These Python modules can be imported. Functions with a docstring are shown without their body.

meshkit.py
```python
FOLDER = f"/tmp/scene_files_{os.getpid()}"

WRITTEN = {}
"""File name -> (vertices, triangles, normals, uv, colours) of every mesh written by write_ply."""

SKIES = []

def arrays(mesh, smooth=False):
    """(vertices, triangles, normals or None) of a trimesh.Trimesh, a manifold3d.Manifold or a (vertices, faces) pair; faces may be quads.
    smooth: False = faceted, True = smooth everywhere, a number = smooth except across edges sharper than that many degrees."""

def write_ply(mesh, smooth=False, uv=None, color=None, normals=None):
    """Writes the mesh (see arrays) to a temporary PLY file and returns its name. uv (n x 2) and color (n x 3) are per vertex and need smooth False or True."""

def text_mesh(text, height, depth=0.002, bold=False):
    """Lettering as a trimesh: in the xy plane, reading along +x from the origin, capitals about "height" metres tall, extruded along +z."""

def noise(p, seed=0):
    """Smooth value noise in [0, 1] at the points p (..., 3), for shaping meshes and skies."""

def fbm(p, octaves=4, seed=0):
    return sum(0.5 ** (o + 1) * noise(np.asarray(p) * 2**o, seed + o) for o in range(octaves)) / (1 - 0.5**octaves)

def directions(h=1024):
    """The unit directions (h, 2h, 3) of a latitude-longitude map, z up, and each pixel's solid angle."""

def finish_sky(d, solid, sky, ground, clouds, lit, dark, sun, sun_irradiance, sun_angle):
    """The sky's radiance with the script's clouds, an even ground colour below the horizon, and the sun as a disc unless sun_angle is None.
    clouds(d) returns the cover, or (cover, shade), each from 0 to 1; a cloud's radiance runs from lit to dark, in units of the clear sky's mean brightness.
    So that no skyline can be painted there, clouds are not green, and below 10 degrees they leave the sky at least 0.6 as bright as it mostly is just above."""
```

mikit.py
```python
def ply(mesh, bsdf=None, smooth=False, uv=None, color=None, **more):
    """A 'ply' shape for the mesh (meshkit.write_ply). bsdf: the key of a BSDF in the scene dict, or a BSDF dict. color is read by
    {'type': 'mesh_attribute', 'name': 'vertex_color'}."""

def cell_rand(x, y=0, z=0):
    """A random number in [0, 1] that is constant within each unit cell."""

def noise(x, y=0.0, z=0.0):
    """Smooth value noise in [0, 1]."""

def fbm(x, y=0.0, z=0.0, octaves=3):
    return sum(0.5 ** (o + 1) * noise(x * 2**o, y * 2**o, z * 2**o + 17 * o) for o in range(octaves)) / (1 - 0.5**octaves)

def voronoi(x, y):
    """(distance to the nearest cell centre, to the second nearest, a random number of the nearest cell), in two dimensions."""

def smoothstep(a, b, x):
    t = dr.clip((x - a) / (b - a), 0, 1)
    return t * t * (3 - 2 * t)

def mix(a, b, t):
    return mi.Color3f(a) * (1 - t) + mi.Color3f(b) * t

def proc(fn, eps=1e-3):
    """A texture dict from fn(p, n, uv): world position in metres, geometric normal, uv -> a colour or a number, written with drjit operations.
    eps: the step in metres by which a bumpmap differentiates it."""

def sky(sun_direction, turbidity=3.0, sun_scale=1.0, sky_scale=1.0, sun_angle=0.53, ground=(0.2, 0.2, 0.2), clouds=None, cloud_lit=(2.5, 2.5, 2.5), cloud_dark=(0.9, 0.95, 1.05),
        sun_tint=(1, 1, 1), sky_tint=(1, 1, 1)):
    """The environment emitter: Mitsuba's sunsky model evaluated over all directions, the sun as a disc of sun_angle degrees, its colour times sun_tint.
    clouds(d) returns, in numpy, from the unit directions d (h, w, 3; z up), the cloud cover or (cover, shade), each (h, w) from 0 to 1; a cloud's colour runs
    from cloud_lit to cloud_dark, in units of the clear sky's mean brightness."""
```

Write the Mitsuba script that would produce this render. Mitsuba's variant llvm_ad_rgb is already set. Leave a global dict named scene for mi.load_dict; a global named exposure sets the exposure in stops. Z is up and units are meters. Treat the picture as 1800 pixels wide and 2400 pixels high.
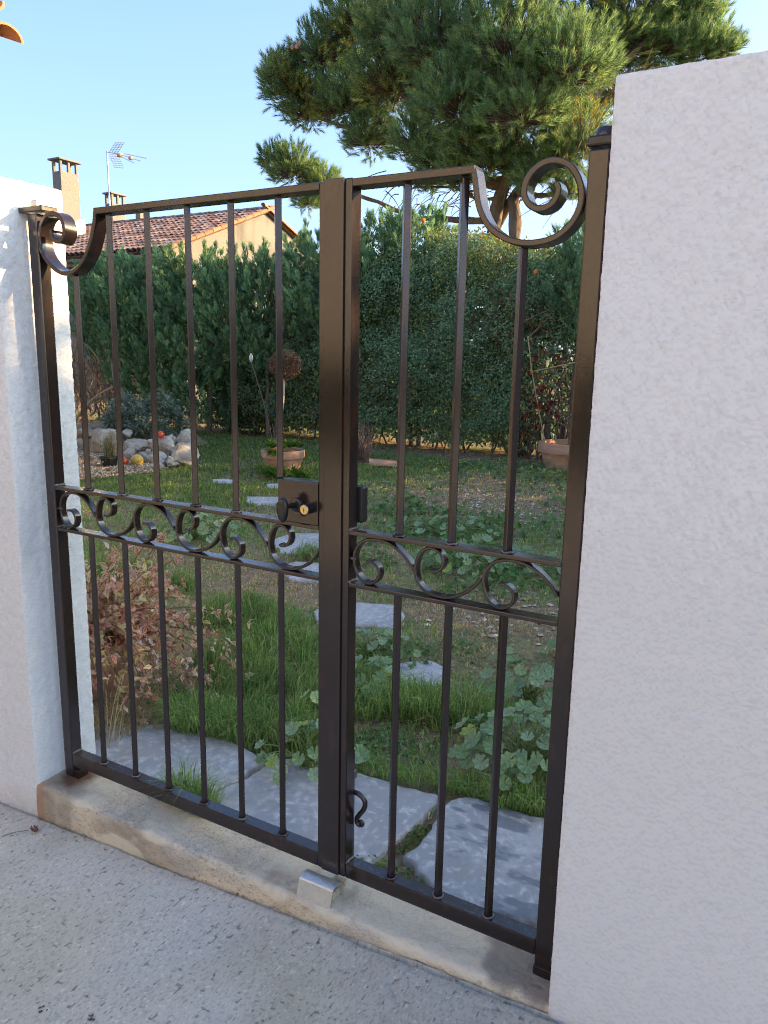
import math, random
import numpy as np
import trimesh, shapely, manifold3d
from shapely.geometry import Polygon
from scipy.interpolate import CubicSpline
from scipy.spatial import ConvexHull
import mitsuba as mi, drjit as dr
import mikit
from mikit import ply, proc, noise, fbm, voronoi, smoothstep, mix
from meshkit import noise as nnoise, fbm as nfbm

T = mi.ScalarTransform4f
scene = {'type': 'scene'}
labels = {}
rng = np.random.default_rng(7)

# ------------------------------------------------------------------ camera, sky, exposure
CAM = np.array([2.0628, -1.5045, 1.3006])
yaw, pit, rol = np.radians([-29.713, -11.4363, 1.1373])
fwd = np.array([math.sin(yaw) * math.cos(pit), math.cos(yaw) * math.cos(pit), math.sin(pit)])
rgt0 = np.array([math.cos(yaw), -math.sin(yaw), 0]); up0 = np.cross(rgt0, fwd)
UP = -rgt0 * math.sin(rol) + up0 * math.cos(rol)
scene['camera'] = {'type': 'perspective', 'fov': math.degrees(2 * math.atan(900 / 1795.6)), 'fov_axis': 'x', 'near_clip': 0.05, 'far_clip': 3000.0,
                   'to_world': T().look_at(origin=CAM.tolist(), target=(CAM + fwd).tolist(), up=UP.tolist())}
SUN_AZ, SUN_EL = math.radians(58), math.radians(20.0)
SUN = [math.sin(SUN_AZ) * math.cos(SUN_EL), math.cos(SUN_AZ) * math.cos(SUN_EL), math.sin(SUN_EL)]
scene['sky'] = mikit.sky(SUN, turbidity=7.5, sun_scale=0.85, sun_tint=(1.0, 0.90, 0.74), sky_tint=(0.49, 0.60, 0.80))
exposure = 4.28

# ------------------------------------------------------------------ helpers
used = {}


def number(key):
    if key not in used:
        used[key] = 0
        return key
    used[key] += 1
    return f'{key}_{used[key]:03d}'


def tag(key, label, cat=None, group=None, kind=None):
    d = labels.setdefault(key, {})
    if label: d['label'] = label
    if cat: d['category'] = cat
    if group: d['group'] = group
    if kind: d['kind'] = kind


def thing(name, label, cat, group=None):
    k = number(name)
    tag(k, label, cat, group)
    return k


def put(name, mesh, bsdf, parent=None, smooth=False, color=None, label=None, cat=None, group=None, kind=None, m=None, raw=None):
    key = number((parent + '__' if parent else '') + name)
    if raw is None:
        raw = ply(mesh, bsdf, smooth=smooth, color=color)
    scene[key] = raw if m is None else {**raw, 'to_world': T(np.asarray(m, float))}
    if label or cat or group or kind:
        tag(key, label, cat, group, kind)
    return key


class Acc:
    """collects vertices, faces and colours of one mesh"""
    def __init__(s): s.v, s.f, s.c, s.n = [], [], [], 0
    def add(s, v, f, c=None):
        v = np.asarray(v, float); f = np.asarray(f, int)
        if f.shape[1] == 4: f = np.vstack([f[:, [0, 1, 2]], f[:, [0, 2, 3]]])
        s.v.append(v); s.f.append(f + s.n); s.n += len(v)
        s.c.append(np.broadcast_to(np.asarray(c if c is not None else (1, 1, 1), float), (len(v), 3)))
    def mesh(s): return np.vstack(s.v), np.vstack(s.f)
    def col(s): return np.vstack(s.c)
    def put(s, name, bsdf, parent=None, smooth=False, **k):
        return put(name, s.mesh(), bsdf, parent, smooth=smooth, color=s.col() if smooth in (False, True) else None, **k)


def hull(p):
    h = trimesh.convex.convex_hull(np.asarray(p))
    return np.array(h.vertices), np.array(h.faces)


def cbox(x0, x1, y0, y1, z0, z1, b=0.003):
    p = []
    for x, sx in ((x0, 1), (x1, -1)):
        for y, sy in ((y0, 1), (y1, -1)):
            for z, sz in ((z0, 1), (z1, -1)):
                c = b * 0.3
                p += [(x, y + sy * b, z + sz * b), (x + sx * b, y, z + sz * b), (x + sx * b, y + sy * b, z), (x + sx * c, y + sy * c, z + sz * b), (x + sx * c, y + sy * b, z + sz * c), (x + sx * b, y + sy * c, z + sz * c)]
    return hull(p)


def spline(pts, n):
    p = np.asarray(pts, float)
    t = np.r_[0, np.cumsum(np.linalg.norm(np.diff(p, axis=0), axis=1))]
    return CubicSpline(t, p)(np.linspace(0, t[-1], n))


def section_sweep(rings, closed_caps=True):
    """rings (n, k, 3) -> tube"""
    r = np.asarray(rings); n, k = r.shape[:2]
    i, j = np.meshgrid(np.arange(n - 1), np.arange(k), indexing='ij')
    q = np.stack([i * k + j, i * k + (j + 1) % k, (i + 1) * k + (j + 1) % k, (i + 1) * k + j], -1).reshape(-1, 4)
    f = np.vstack([q[:, [0, 1, 2]], q[:, [0, 2, 3]]])
    v = r.reshape(-1, 3)
    if closed_caps:
        c0, c1 = r[0].mean(0), r[-1].mean(0)
        a = len(v); v = np.vstack([v, c0, c1])
        jj = np.arange(k)
        f = np.vstack([f, np.stack([np.full(k, a), (jj + 1) % k, jj], -1), np.stack([np.full(k, a + 1), (n - 1) * k + jj, (n - 1) * k + (jj + 1) % k], -1)])
    return v, f


def strip(path, th, y0, y1, b=0.0015):
    """flat bar bent along a path in the xz plane, th thick, from y0 to y1 deep"""
    p = np.asarray(path); t = np.gradient(p, axis=0); t /= np.linalg.norm(t, axis=1, keepdims=True)
    nrm = np.stack([-t[:, 1], t[:, 0]], -1); h = th / 2
    sec = [(-h + b, y0), (h - b, y0), (h, y0 + b), (h, y1 - b), (h - b, y1), (-h + b, y1), (-h, y1 - b), (-h, y0 + b)]
    rings = np.stack([np.stack([p[:, 0] + nrm[:, 0] * o, np.full(len(p), y), p[:, 1] + nrm[:, 1] * o], -1) for o, y in sec], 1)
    v, f = section_sweep(rings)
    return v, f


def tube(pts, rad, sides=6, caps=True):
    p = np.asarray(pts, float); t = np.gradient(p, axis=0); t /= np.linalg.norm(t, axis=1, keepdims=True) + 1e-12
    a = np.cross(t[0], [0.3, 0.2, 0.93]); a /= np.linalg.norm(a) + 1e-9
    ang = np.arange(sides) * 2 * np.pi / sides; rings = []
    rad = np.broadcast_to(rad, (len(p),))
    for i in range(len(p)):
        a = a - t[i] * (a @ t[i]); a /= np.linalg.norm(a) + 1e-9
        b = np.cross(t[i], a)
        rings.append(p[i] + rad[i] * (np.cos(ang)[:, None] * a + np.sin(ang)[:, None] * b))
    return section_sweep(rings, caps)


def lathe(prof, seg=40, c=(0, 0, 0)):
    p = np.asarray(prof, float); a = np.arange(seg) * 2 * np.pi / seg
    rings = np.stack([np.stack([r * np.cos(a), r * np.sin(a), np.full(seg, z)], -1) for r, z in p])
    v, f = section_sweep(rings, False)
    return v + np.asarray(c), f


def lumpy(center, size, seed, sub=3, rough=0.25, flat=0.0):
    """an angular stone: the hull of random points, subdivided and roughened"""
    r = np.random.default_rng(seed)
    p = r.normal(size=(16, 3)); p /= np.linalg.norm(p, axis=1, keepdims=True); p *= r.uniform(0.8, 1.05, (16, 1))
    h = trimesh.convex.convex_hull(p)
    for _ in range(sub): h = h.subdivide()
    v = np.array(h.vertices)
    n = v / np.linalg.norm(v, axis=1, keepdims=True)
    v = 0.88 * v + 0.12 * n
    v += n * (nfbm(v * 2.6 + seed, 4, seed)[:, None] - 0.5) * rough
    v += n * (nfbm(v * 9 + seed, 3, seed + 5)[:, None] - 0.5) * rough * 0.35
    v = v / (np.abs(v).max(0)) * np.asarray(size) / 2
    return v + np.asarray(center), np.array(h.faces)


def rounded_panel_box(lo, hi, cell, r, disp):
    """closed box with rounded edges whose skin is pushed in and out by disp(p, n)"""
    lo, hi = np.asarray(lo, float), np.asarray(hi, float)
    nn = np.maximum(2, np.round((hi - lo) / cell).astype(int))
    V, F, n0 = [], [], 0
    for ax in range(3):
        u, w = [k for k in range(3) if k != ax]
        gu, gw = np.linspace(lo[u], hi[u], nn[u] + 1), np.linspace(lo[w], hi[w], nn[w] + 1)
        U, W = np.meshgrid(gu, gw, indexing='ij')
        i, j = np.meshgrid(np.arange(nn[u]), np.arange(nn[w]), indexing='ij')
        q = np.stack([i * (nn[w] + 1) + j, (i + 1) * (nn[w] + 1) + j, (i + 1) * (nn[w] + 1) + j + 1, i * (nn[w] + 1) + j + 1], -1).reshape(-1, 4)
        for side in (0, 1):
            P = np.zeros(U.shape + (3,)); P[..., u], P[..., w], P[..., ax] = U, W, (lo, hi)[side][ax]
            V.append(P.reshape(-1, 3))
            flip = (side == 0) != (ax == 1)
            F.append((q[:, ::-1] if flip else q) + n0); n0 += U.size
    p, f = np.vstack(V), np.vstack(F)
    inner = np.clip(p, lo + r, hi - r); d = p - inner
    d /= np.linalg.norm(d, axis=1, keepdims=True) + 1e-12
    p = inner + d * r
    p = p + d * disp(p, d)[:, None]
    return p, np.vstack([f[:, [0, 1, 2]], f[:, [0, 2, 3]]])


def sheet(xs, ys, zf):
    X, Y = np.meshgrid(xs, ys, indexing='ij'); Z = zf(X, Y)
    nx, ny = len(xs), len(ys)
    i, j = np.meshgrid(np.arange(nx - 1), np.arange(ny - 1), indexing='ij')
    q = np.stack([i * ny + j, (i + 1) * ny + j, (i + 1) * ny + j + 1, i * ny + j + 1], -1).reshape(-1, 4)
    return np.stack([X, Y, Z], -1).reshape(-1, 3), np.vstack([q[:, [0, 1, 2]], q[:, [0, 2, 3]]])


def unit(v): return v / (np.linalg.norm(v, axis=-1, keepdims=True) + 1e-12)


def leaves(acc, pos, axis, nrm, length, width, cols, fold=0.15, droop=0.0, two=True):
    """many leaves: pos base, axis along the leaf, nrm its upper side; 4 or 6 vertices each"""
    n = len(pos); axis = unit(axis); side = unit(np.cross(nrm, axis)); nrm = unit(np.cross(axis, side))
    L = np.broadcast_to(length, (n,))[:, None]; W = np.broadcast_to(width, (n,))[:, None]
    a = pos; tip = pos + axis * L - nrm * L * droop
    m = pos + axis * L * 0.45
    l = m + side * W / 2 + nrm * W * fold; r = m - side * W / 2 + nrm * W * fold
    v = np.stack([a, l, tip, r, m], 1).reshape(-1, 3)
    b = np.arange(n)[:, None] * 5
    if two:
        f = np.concatenate([b + [0, 4, 1], b + [4, 2, 1], b + [0, 3, 4], b + [4, 3, 2]])
    else:
        f = np.concatenate([b + [0, 2, 1], b + [0, 3, 2]])
    acc.add(v, f, np.repeat(np.broadcast_to(cols, (n, 3)), 5, 0))


def blades(acc, base, h, lean, w, cols, tipcols=None):
    """grass blades: bent, three triangles each"""
    n = len(base); h = h[:, None]; up = np.array([0, 0, 1.0])
    side = np.stack([-lean[:, 1], lean[:, 0], np.zeros(n)], -1)
    side = unit(side + 1e-6); ang = rng.uniform(0, np.pi, n)[:, None]
    side = side * np.cos(ang) + unit(np.stack([lean[:, 0], lean[:, 1], np.zeros(n)], -1) + 1e-6) * np.sin(ang)
    ln = np.concatenate([lean, np.zeros((n, 1))], 1)
    m = base + up * h * 0.6 + ln * h * 0.3
    t = base + up * h * (1 - 0.45 * np.linalg.norm(lean, axis=1, keepdims=True)) + ln * h
    W = w[:, None] / 2
    v = np.stack([base - side * W, base + side * W, m - side * W * 0.8, m + side * W * 0.8, t], 1).reshape(-1, 3)
    b = np.arange(n)[:, None] * 5
    f = np.concatenate([b + [0, 1, 3], b + [0, 3, 2], b + [2, 3, 4]])
    c = np.repeat(cols, 5, 0)
    if tipcols is not None: c[4::5] = tipcols
    acc.add(v, f, c)


def jitter(col, n, s=0.25, r=None):
    r = r or rng
    k = np.exp(r.normal(0, s, (n, 1)))
    return np.asarray(col) * k * np.exp(r.normal(0, s * 0.25, (n, 3)))


def pick(cols, n, s=0.2, w=None):
    c = np.asarray(cols)[rng.choice(len(cols), n, p=w)]
    return c * np.exp(rng.normal(0, s, (n, 1))) * np.exp(rng.normal(0, s * 0.2, (n, 3)))


def rand_dir(n):
    return unit(rng.normal(size=(n, 3)))


# ------------------------------------------------------------------ materials
def two(d): return {'type': 'twosided', 'b': d}


VC = {'type': 'mesh_attribute', 'name': 'vertex_color'}


def stucco_col(p, n, uv):
    a = fbm(p.x * 0.9, p.y * 0.9, p.z * 0.6, 2)
    s = p.x * 0.9 + p.z * 0.45
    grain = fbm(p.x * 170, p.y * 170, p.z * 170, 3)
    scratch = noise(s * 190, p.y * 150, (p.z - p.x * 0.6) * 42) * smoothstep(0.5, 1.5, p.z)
    dust_and_shade = smoothstep(0.58, 0.30, grain) * 0.085 + smoothstep(0.42, 0.16, scratch) * 0.07  # darkens grain hollows and scratches, painting in the shade of fine relief
    drip = smoothstep(0.56, 0.80, fbm(p.x * 16, p.y * 16, p.z * 1.0, 3)) * smoothstep(1.0, 1.78, p.z) * 0.10
    low = (1 - smoothstep(-0.20, -0.07, p.z + 0.06 * noise(p.x * 14, p.y * 14, 0))) * 0.45 * (0.4 + 0.6 * noise(p.x * 45, p.y * 45, p.z * 45))
    ck = dr.abs(fbm(p.x * 2.2 + 3, p.y * 2.2, p.z * 2.2, 4) - 0.5)
    crack = (1 - smoothstep(0.0004, 0.0018, ck)) * 0.12 * smoothstep(0.55, 0.7, noise(p.x * 1.1 + 5, p.y, p.z * 1.1))
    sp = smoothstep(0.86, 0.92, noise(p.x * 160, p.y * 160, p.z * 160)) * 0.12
    c = mix((0.79, 0.815, 0.84), (0.76, 0.78, 0.80), a)
    return mix(c * (1 - dust_and_shade - drip - crack - sp), (0.42, 0.35, 0.27), low)


def stucco_bump(p, n, uv):
    s = p.x * 0.9 + p.z * 0.45
    return 0.65 * fbm(p.x * 230, p.y * 230, p.z * 230, 2) + 0.35 * smoothstep(0.3, 1.1, p.z) * noise(s * 260, p.y * 200, (p.z - p.x * 0.6) * 50)


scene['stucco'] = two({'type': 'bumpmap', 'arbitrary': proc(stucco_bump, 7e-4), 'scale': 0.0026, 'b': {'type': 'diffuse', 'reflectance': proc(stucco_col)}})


def conc_col(p, n, uv):
    a = fbm(p.x * 1.3 + 3, p.y * 1.3, 0, 4)
    b = fbm(p.x * 7, p.y * 7, 2, 3)
    sp = smoothstep(0.62, 0.80, noise(p.x * 210, p.y * 110, 0)) * 0.13
    sp2 = smoothstep(0.60, 0.75, fbm(p.x * 260, p.y * 130, 0, 2)) * 0.16
    lt = smoothstep(0.80, 0.9, noise(p.x * 150 + 9, p.y * 150, 3)) * 0.2
    c = mix((0.46, 0.435, 0.37), (0.57, 0.54, 0.475), smoothstep(0.3, 0.68, a * 0.65 + b * 0.35))
    olive = smoothstep(0.55, 0.8, fbm(p.x * 1.9 + 20, p.y * 1.9 + 4, 1, 3)) * 0.5
    c = mix(c, c * mi.Color3f(0.92, 0.90, 0.74), olive)
    pit = smoothstep(0.86, 0.90, noise(p.x * 130, p.y * 80 + 5, 7)) * 0.4
    c = c * (1 - sp - sp2 - pit) * (1 + lt)
    ch = smoothstep(0.14, 0.06, -p.y - 0.083 + 0.05 * noise(p.x * 20, p.y * 20)) * 0.0
    return c * (1 - ch)


def conc_bump(p, n, uv):
    return 0.6 * noise((p.x + p.y * 0.25) * 24 + 6 * noise(p.x * 3, p.y * 3), (p.y - p.x * 0.25) * 130) + 0.4 * fbm(p.x * 170, p.y * 110, 0, 2) - 0.5 * smoothstep(0.86, 0.90, noise(p.x * 130, p.y * 80 + 5, 7))


scene['concrete'] = two({'type': 'bumpmap', 'arbitrary': proc(conc_bump, 1e-3), 'scale': 0.0016, 'b': {'type': 'diffuse', 'reflectance': proc(conc_col)}})


def sill_col(p, n, uv):
    a = fbm(p.x * 5, p.y * 9, p.z * 9, 4)
    b = fbm(p.x * 22 + 5, p.y * 22, p.z * 22, 3)
    c = mix((0.68, 0.59, 0.44), (0.52, 0.48, 0.41), smoothstep(0.38, 0.62, a))
    c = mix(c, (0.72, 0.64, 0.50), smoothstep(0.55, 0.75, b) * 0.6)
    c = mix(c, (0.13, 0.115, 0.095), smoothstep(0.58, 0.80, fbm(p.x * 80, p.y * 110, p.z * 110, 3)) * 0.5)
    c = c * (1 - 0.22 * smoothstep(0.55, 0.3, fbm(p.x * 240, p.y * 240, p.z * 240, 2)))
    c = mix(c, (0.30, 0.24, 0.165), smoothstep(0.52, 0.70, fbm(p.x * 2.6 + 40, p.y * 7, p.z * 7, 4)) * 0.55)
    # pale lime patches on the front, dark grime along the foot
    pale = smoothstep(0.56, 0.66, fbm(p.x * 6 + 11, p.y * 3, p.z * 12, 3)) * smoothstep(-0.075, -0.095, p.z)
    c = mix(c, (0.68, 0.62, 0.49), pale * 0.8)
    r1 = dr.sqrt(dr.square(p.x - 0.03) + dr.square(p.y - 0.0)) + 0.09 * (fbm(p.x * 16, p.y * 16, 1, 3) - 0.5)
    c = mix(c, (0.16, 0.125, 0.10), (1 - smoothstep(0.05, 0.15, r1)) * 0.8)
    c = mix(c, (0.115, 0.05, 0.03), (1 - smoothstep(0.03, 0.07, r1)) * 0.8)
    r2 = dr.sqrt(dr.square((p.x - 1.60) * 0.75) + dr.square(p.y + 0.005)) + 0.08 * (fbm(p.x * 18 + 4, p.y * 18, 1, 3) - 0.5)
    c = mix(c, (0.21, 0.18, 0.16), (1 - smoothstep(0.06, 0.10, r2)) * 0.75)
    r3 = dr.sqrt(dr.square((p.x - 1.01) * 0.55) + dr.square(p.y + 0.01)) + 0.06 * (fbm(p.x * 30, p.y * 30, 1, 3) - 0.5)
    c = mix(c, (0.26, 0.155, 0.08), (1 - smoothstep(0.03, 0.10, r3)) * 0.55 * smoothstep(0.35, 0.65, b))
    rust = (1 - smoothstep(0.012, 0.030, dr.abs(p.x + 0.018 + 0.02 * (noise(p.z * 60, p.y * 60) - 0.5)))) * smoothstep(-0.05, -0.075, p.y)
    c = mix(c, (0.36, 0.21, 0.13), rust * 0.7)
    return c


def sill_bump(p, n, uv):
    return fbm(p.x * 120, p.y * 160, p.z * 160, 3) - 0.8 * smoothstep(0.78, 0.86, noise(p.x * 70, p.y * 70, p.z * 70))


scene['sill_concrete'] = two({'type': 'bumpmap', 'arbitrary': proc(sill_bump, 1e-3), 'scale': 0.002, 'b': {'type': 'diffuse', 'reflectance': proc(sill_col)}})


def paint_col(p, n, uv):
    up = smoothstep(0.6, 0.95, n.z)
    dust_and_shade = up * (0.25 + 0.5 * fbm(p.x * 60, p.y * 60, p.z * 60, 3)) * 0.5
    spots = up * smoothstep(0.72, 0.80, noise(p.x * 130, p.y * 130, p.z * 130)) * 0.5
    rustz = smoothstep(0.62, 0.75, fbm(p.x * 30, p.y * 30, p.z * 12, 3)) * 0.35
    c = mix((0.017, 0.0095, 0.009), (0.036, 0.015, 0.011), rustz * 2)
    return mix(c, (0.16, 0.15, 0.15), dust_and_shade * 0.25 + spots * 0.35)


def paint_rough(p, n, uv):
    return 0.08 + 0.16 * fbm(p.x * 14, p.y * 14, p.z * 5, 3)


def paint_bump(p, n, uv):
    return fbm(p.x * 55, p.y * 55, p.z * 8, 2) + 0.25 * noise(p.x * 300, p.y * 300, p.z * 300)


scene['paint'] = two({'type': 'bumpmap', 'arbitrary': proc(paint_bump, 2e-3), 'scale': 0.00015,
                      'b': {'type': 'principled', 'base_color': proc(paint_col), 'roughness': proc(paint_rough), 'specular': 0.6, 'clearcoat': 0.7, 'clearcoat_gloss': 0.93}})
scene['weld'] = two({'type': 'principled', 'base_color': {'type': 'rgb', 'value': (0.16, 0.14, 0.13)}, 'roughness': 0.35, 'metallic': 0.6, 'specular': 0.6})


def galv_col(p, n, uv):
    d1, d2, w = voronoi(p.x * 130 + p.z * 60, p.y * 130 + p.z * 90)
    s = fbm(p.x * 40, p.y * 40, p.z * 40, 3)
    return mix((0.52, 0.55, 0.55), (0.68, 0.71, 0.70), w * 0.5 + s * 0.5)


scene['galvanised'] = two({'type': 'principled', 'base_color': proc(galv_col), 'roughness': 0.42, 'metallic': 0.75, 'specular': 0.5})
scene['brass'] = two({'type': 'principled', 'base_color': {'type': 'rgb', 'value': (0.72, 0.56, 0.26)}, 'roughness': 0.3, 'metallic': 0.9})
scene['black_iron'] = two({'type': 'principled', 'base_color': {'type': 'rgb', 'value': (0.012, 0.012, 0.013)}, 'roughness': 0.3, 'specular': 0.6})


def slab_col(p, n, uv):
    a = fbm(p.x * 4 + 2, p.y * 4, 0, 4)
    b = fbm(p.x * 55, p.y * 55 + 9 * a, 0, 4)
    c = mix((0.30, 0.305, 0.315), (0.42, 0.42, 0.425), smoothstep(0.35, 0.65, a * 0.5 + b * 0.5))
    c = mix(c, (0.55, 0.55, 0.55), smoothstep(0.62, 0.78, b) * 0.5)
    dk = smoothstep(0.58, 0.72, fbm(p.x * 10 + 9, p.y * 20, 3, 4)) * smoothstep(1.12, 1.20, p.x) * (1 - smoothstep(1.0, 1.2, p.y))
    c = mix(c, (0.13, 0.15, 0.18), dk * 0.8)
    dirt = smoothstep(0.60, 0.78, fbm(p.x * 9 + 31, p.y * 9, 5, 3)) * 0.25
    return mix(c, (0.20, 0.16, 0.115), dirt)


def slab_bump(p, n, uv):
    a = fbm(p.x * 4 + 2, p.y * 4, 0, 2)
    return 0.7 * fbm(p.x * 30 + 5 * a, p.y * 45, 0, 3) + 0.3 * fbm(p.x * 150, p.y * 150, 0, 2)


scene['slate'] = two({'type': 'bumpmap', 'arbitrary': proc(slab_bump, 1.2e-3), 'scale': 0.0022, 'b': {'type': 'principled', 'base_color': proc(slab_col), 'roughness': 0.62, 'specular': 0.4}})


def soil_col(p, n, uv):
    a = fbm(p.x * 1.1 + 4, p.y * 1.1, 0, 3)
    b = fbm(p.x * 30, p.y * 30, 0, 3)
    c = mix((0.15, 0.115, 0.08), (0.36, 0.275, 0.19), b)
    c = mix(c, (0.20, 0.155, 0.09), smoothstep(0.5, 0.7, noise(p.x * 140, p.y * 140)) * 0.5)
    g = smoothstep(0.42, 0.62, a) * 0.6
    return mix(c, mi.Color3f(0.15, 0.18, 0.075) * (0.5 + b), g)


def soil_bump(p, n, uv): return fbm(p.x * 40, p.y * 40, 0, 3)


scene['soil'] = two({'type': 'bumpmap', 'arbitrary': proc(soil_bump, 2e-3), 'scale': 0.012, 'b': {'type': 'diffuse', 'reflectance': proc(soil_col)}})
scene['tinted'] = two({'type': 'diffuse', 'reflectance': VC})


def mott(p, n, uv):
    return fbm(p.x * 60, p.y * 60, p.z * 60, 3)


scene['leaf'] = {'type': 'principledthin', 'base_color': VC, 'roughness': 0.5, 'diff_trans': 0.9, 'spec_trans': 0.0, 'eta': 1.4}
scene['needle'] = {'type': 'principledthin', 'base_color': VC, 'roughness': 0.5, 'diff_trans': 1.1, 'spec_trans': 0.0, 'eta': 1.4}
scene['waxy_leaf'] = {'type': 'principledthin', 'base_color': VC, 'roughness': 0.36, 'diff_trans': 0.6, 'spec_trans': 0.0, 'eta': 1.5}


def terra_col(p, n, uv):
    a = fbm(p.x * 9, p.y * 9, p.z * 14, 3)
    c = mix((0.46, 0.25, 0.16), (0.55, 0.34, 0.23), a)
    return mix(c, (0.55, 0.45, 0.36), smoothstep(0.56, 0.72, fbm(p.x * 6 + 8, p.y * 6, p.z * 16, 3)) * 0.5)


scene['terracotta'] = two({'type': 'diffuse', 'reflectance': proc(terra_col)})


def bark_col(p, n, uv):
    a = fbm(p.x * 9, p.y * 9, p.z * 3, 3)
    return mix((0.085, 0.065, 0.05), (0.24, 0.19, 0.15), a)


def bark_bump(p, n, uv): return fbm(p.x * 14, p.y * 14, p.z * 4, 3)


scene['bark'] = two({'type': 'bumpmap', 'arbitrary': proc(bark_bump, 1e-2), 'scale': 0.05, 'b': {'type': 'diffuse', 'reflectance': proc(bark_col)}})


def plaster_col(p, n, uv):
    a = fbm(p.x * 0.9, p.y * 0.9, p.z * 0.5, 4)
    streak = smoothstep(0.52, 0.72, fbm(p.x * 2.2, p.y * 2.2, p.z * 0.35, 3)) * 0.35
    c = mix((0.19, 0.18, 0.16), (0.25, 0.24, 0.215), a)
    return c * (1 - streak)


scene['plaster'] = two({'type': 'bumpmap', 'arbitrary': proc(lambda p, n, uv: fbm(p.x * 30, p.y * 30, p.z * 30, 3), 5e-3), 'scale': 0.012, 'b': {'type': 'diffuse', 'reflectance': proc(plaster_col)}})


def stone_col(p, n, uv):
    a = fbm(p.x * 7, p.y * 7, p.z * 7, 4)
    b = fbm(p.x * 2.1 + 5, p.y * 2.1, p.z * 2.1, 2)
    c = mix((0.40, 0.35, 0.28), (0.56, 0.53, 0.47), smoothstep(0.3, 0.7, a))
    c = mix(c, (0.38, 0.27, 0.18), smoothstep(0.5, 0.7, b) * 0.7)
    return mix(c, (0.17, 0.16, 0.145), smoothstep(0.6, 0.75, fbm(p.x * 15 + 3, p.y * 15, p.z * 15, 3)) * 0.6)


scene['stone'] = two({'type': 'bumpmap', 'arbitrary': proc(lambda p, n, uv: fbm(p.x * 40, p.y * 40, p.z * 40, 3), 3e-3), 'scale': 0.012, 'b': {'type': 'diffuse', 'reflectance': proc(stone_col)}})
scene['glaze'] = {'type': 'principled', 'base_color': VC, 'roughness': 0.12, 'specular': 0.6, 'clearcoat': 1.0}
scene['plastic_black'] = two({'type': 'principled', 'base_color': {'type': 'rgb', 'value': (0.012, 0.013, 0.014)}, 'roughness': 0.45})
scene['pipe_metal'] = two({'type': 'principled', 'base_color': {'type': 'rgb', 'value': (0.55, 0.56, 0.58)}, 'roughness': 0.4, 'metallic': 0.6})

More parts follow.
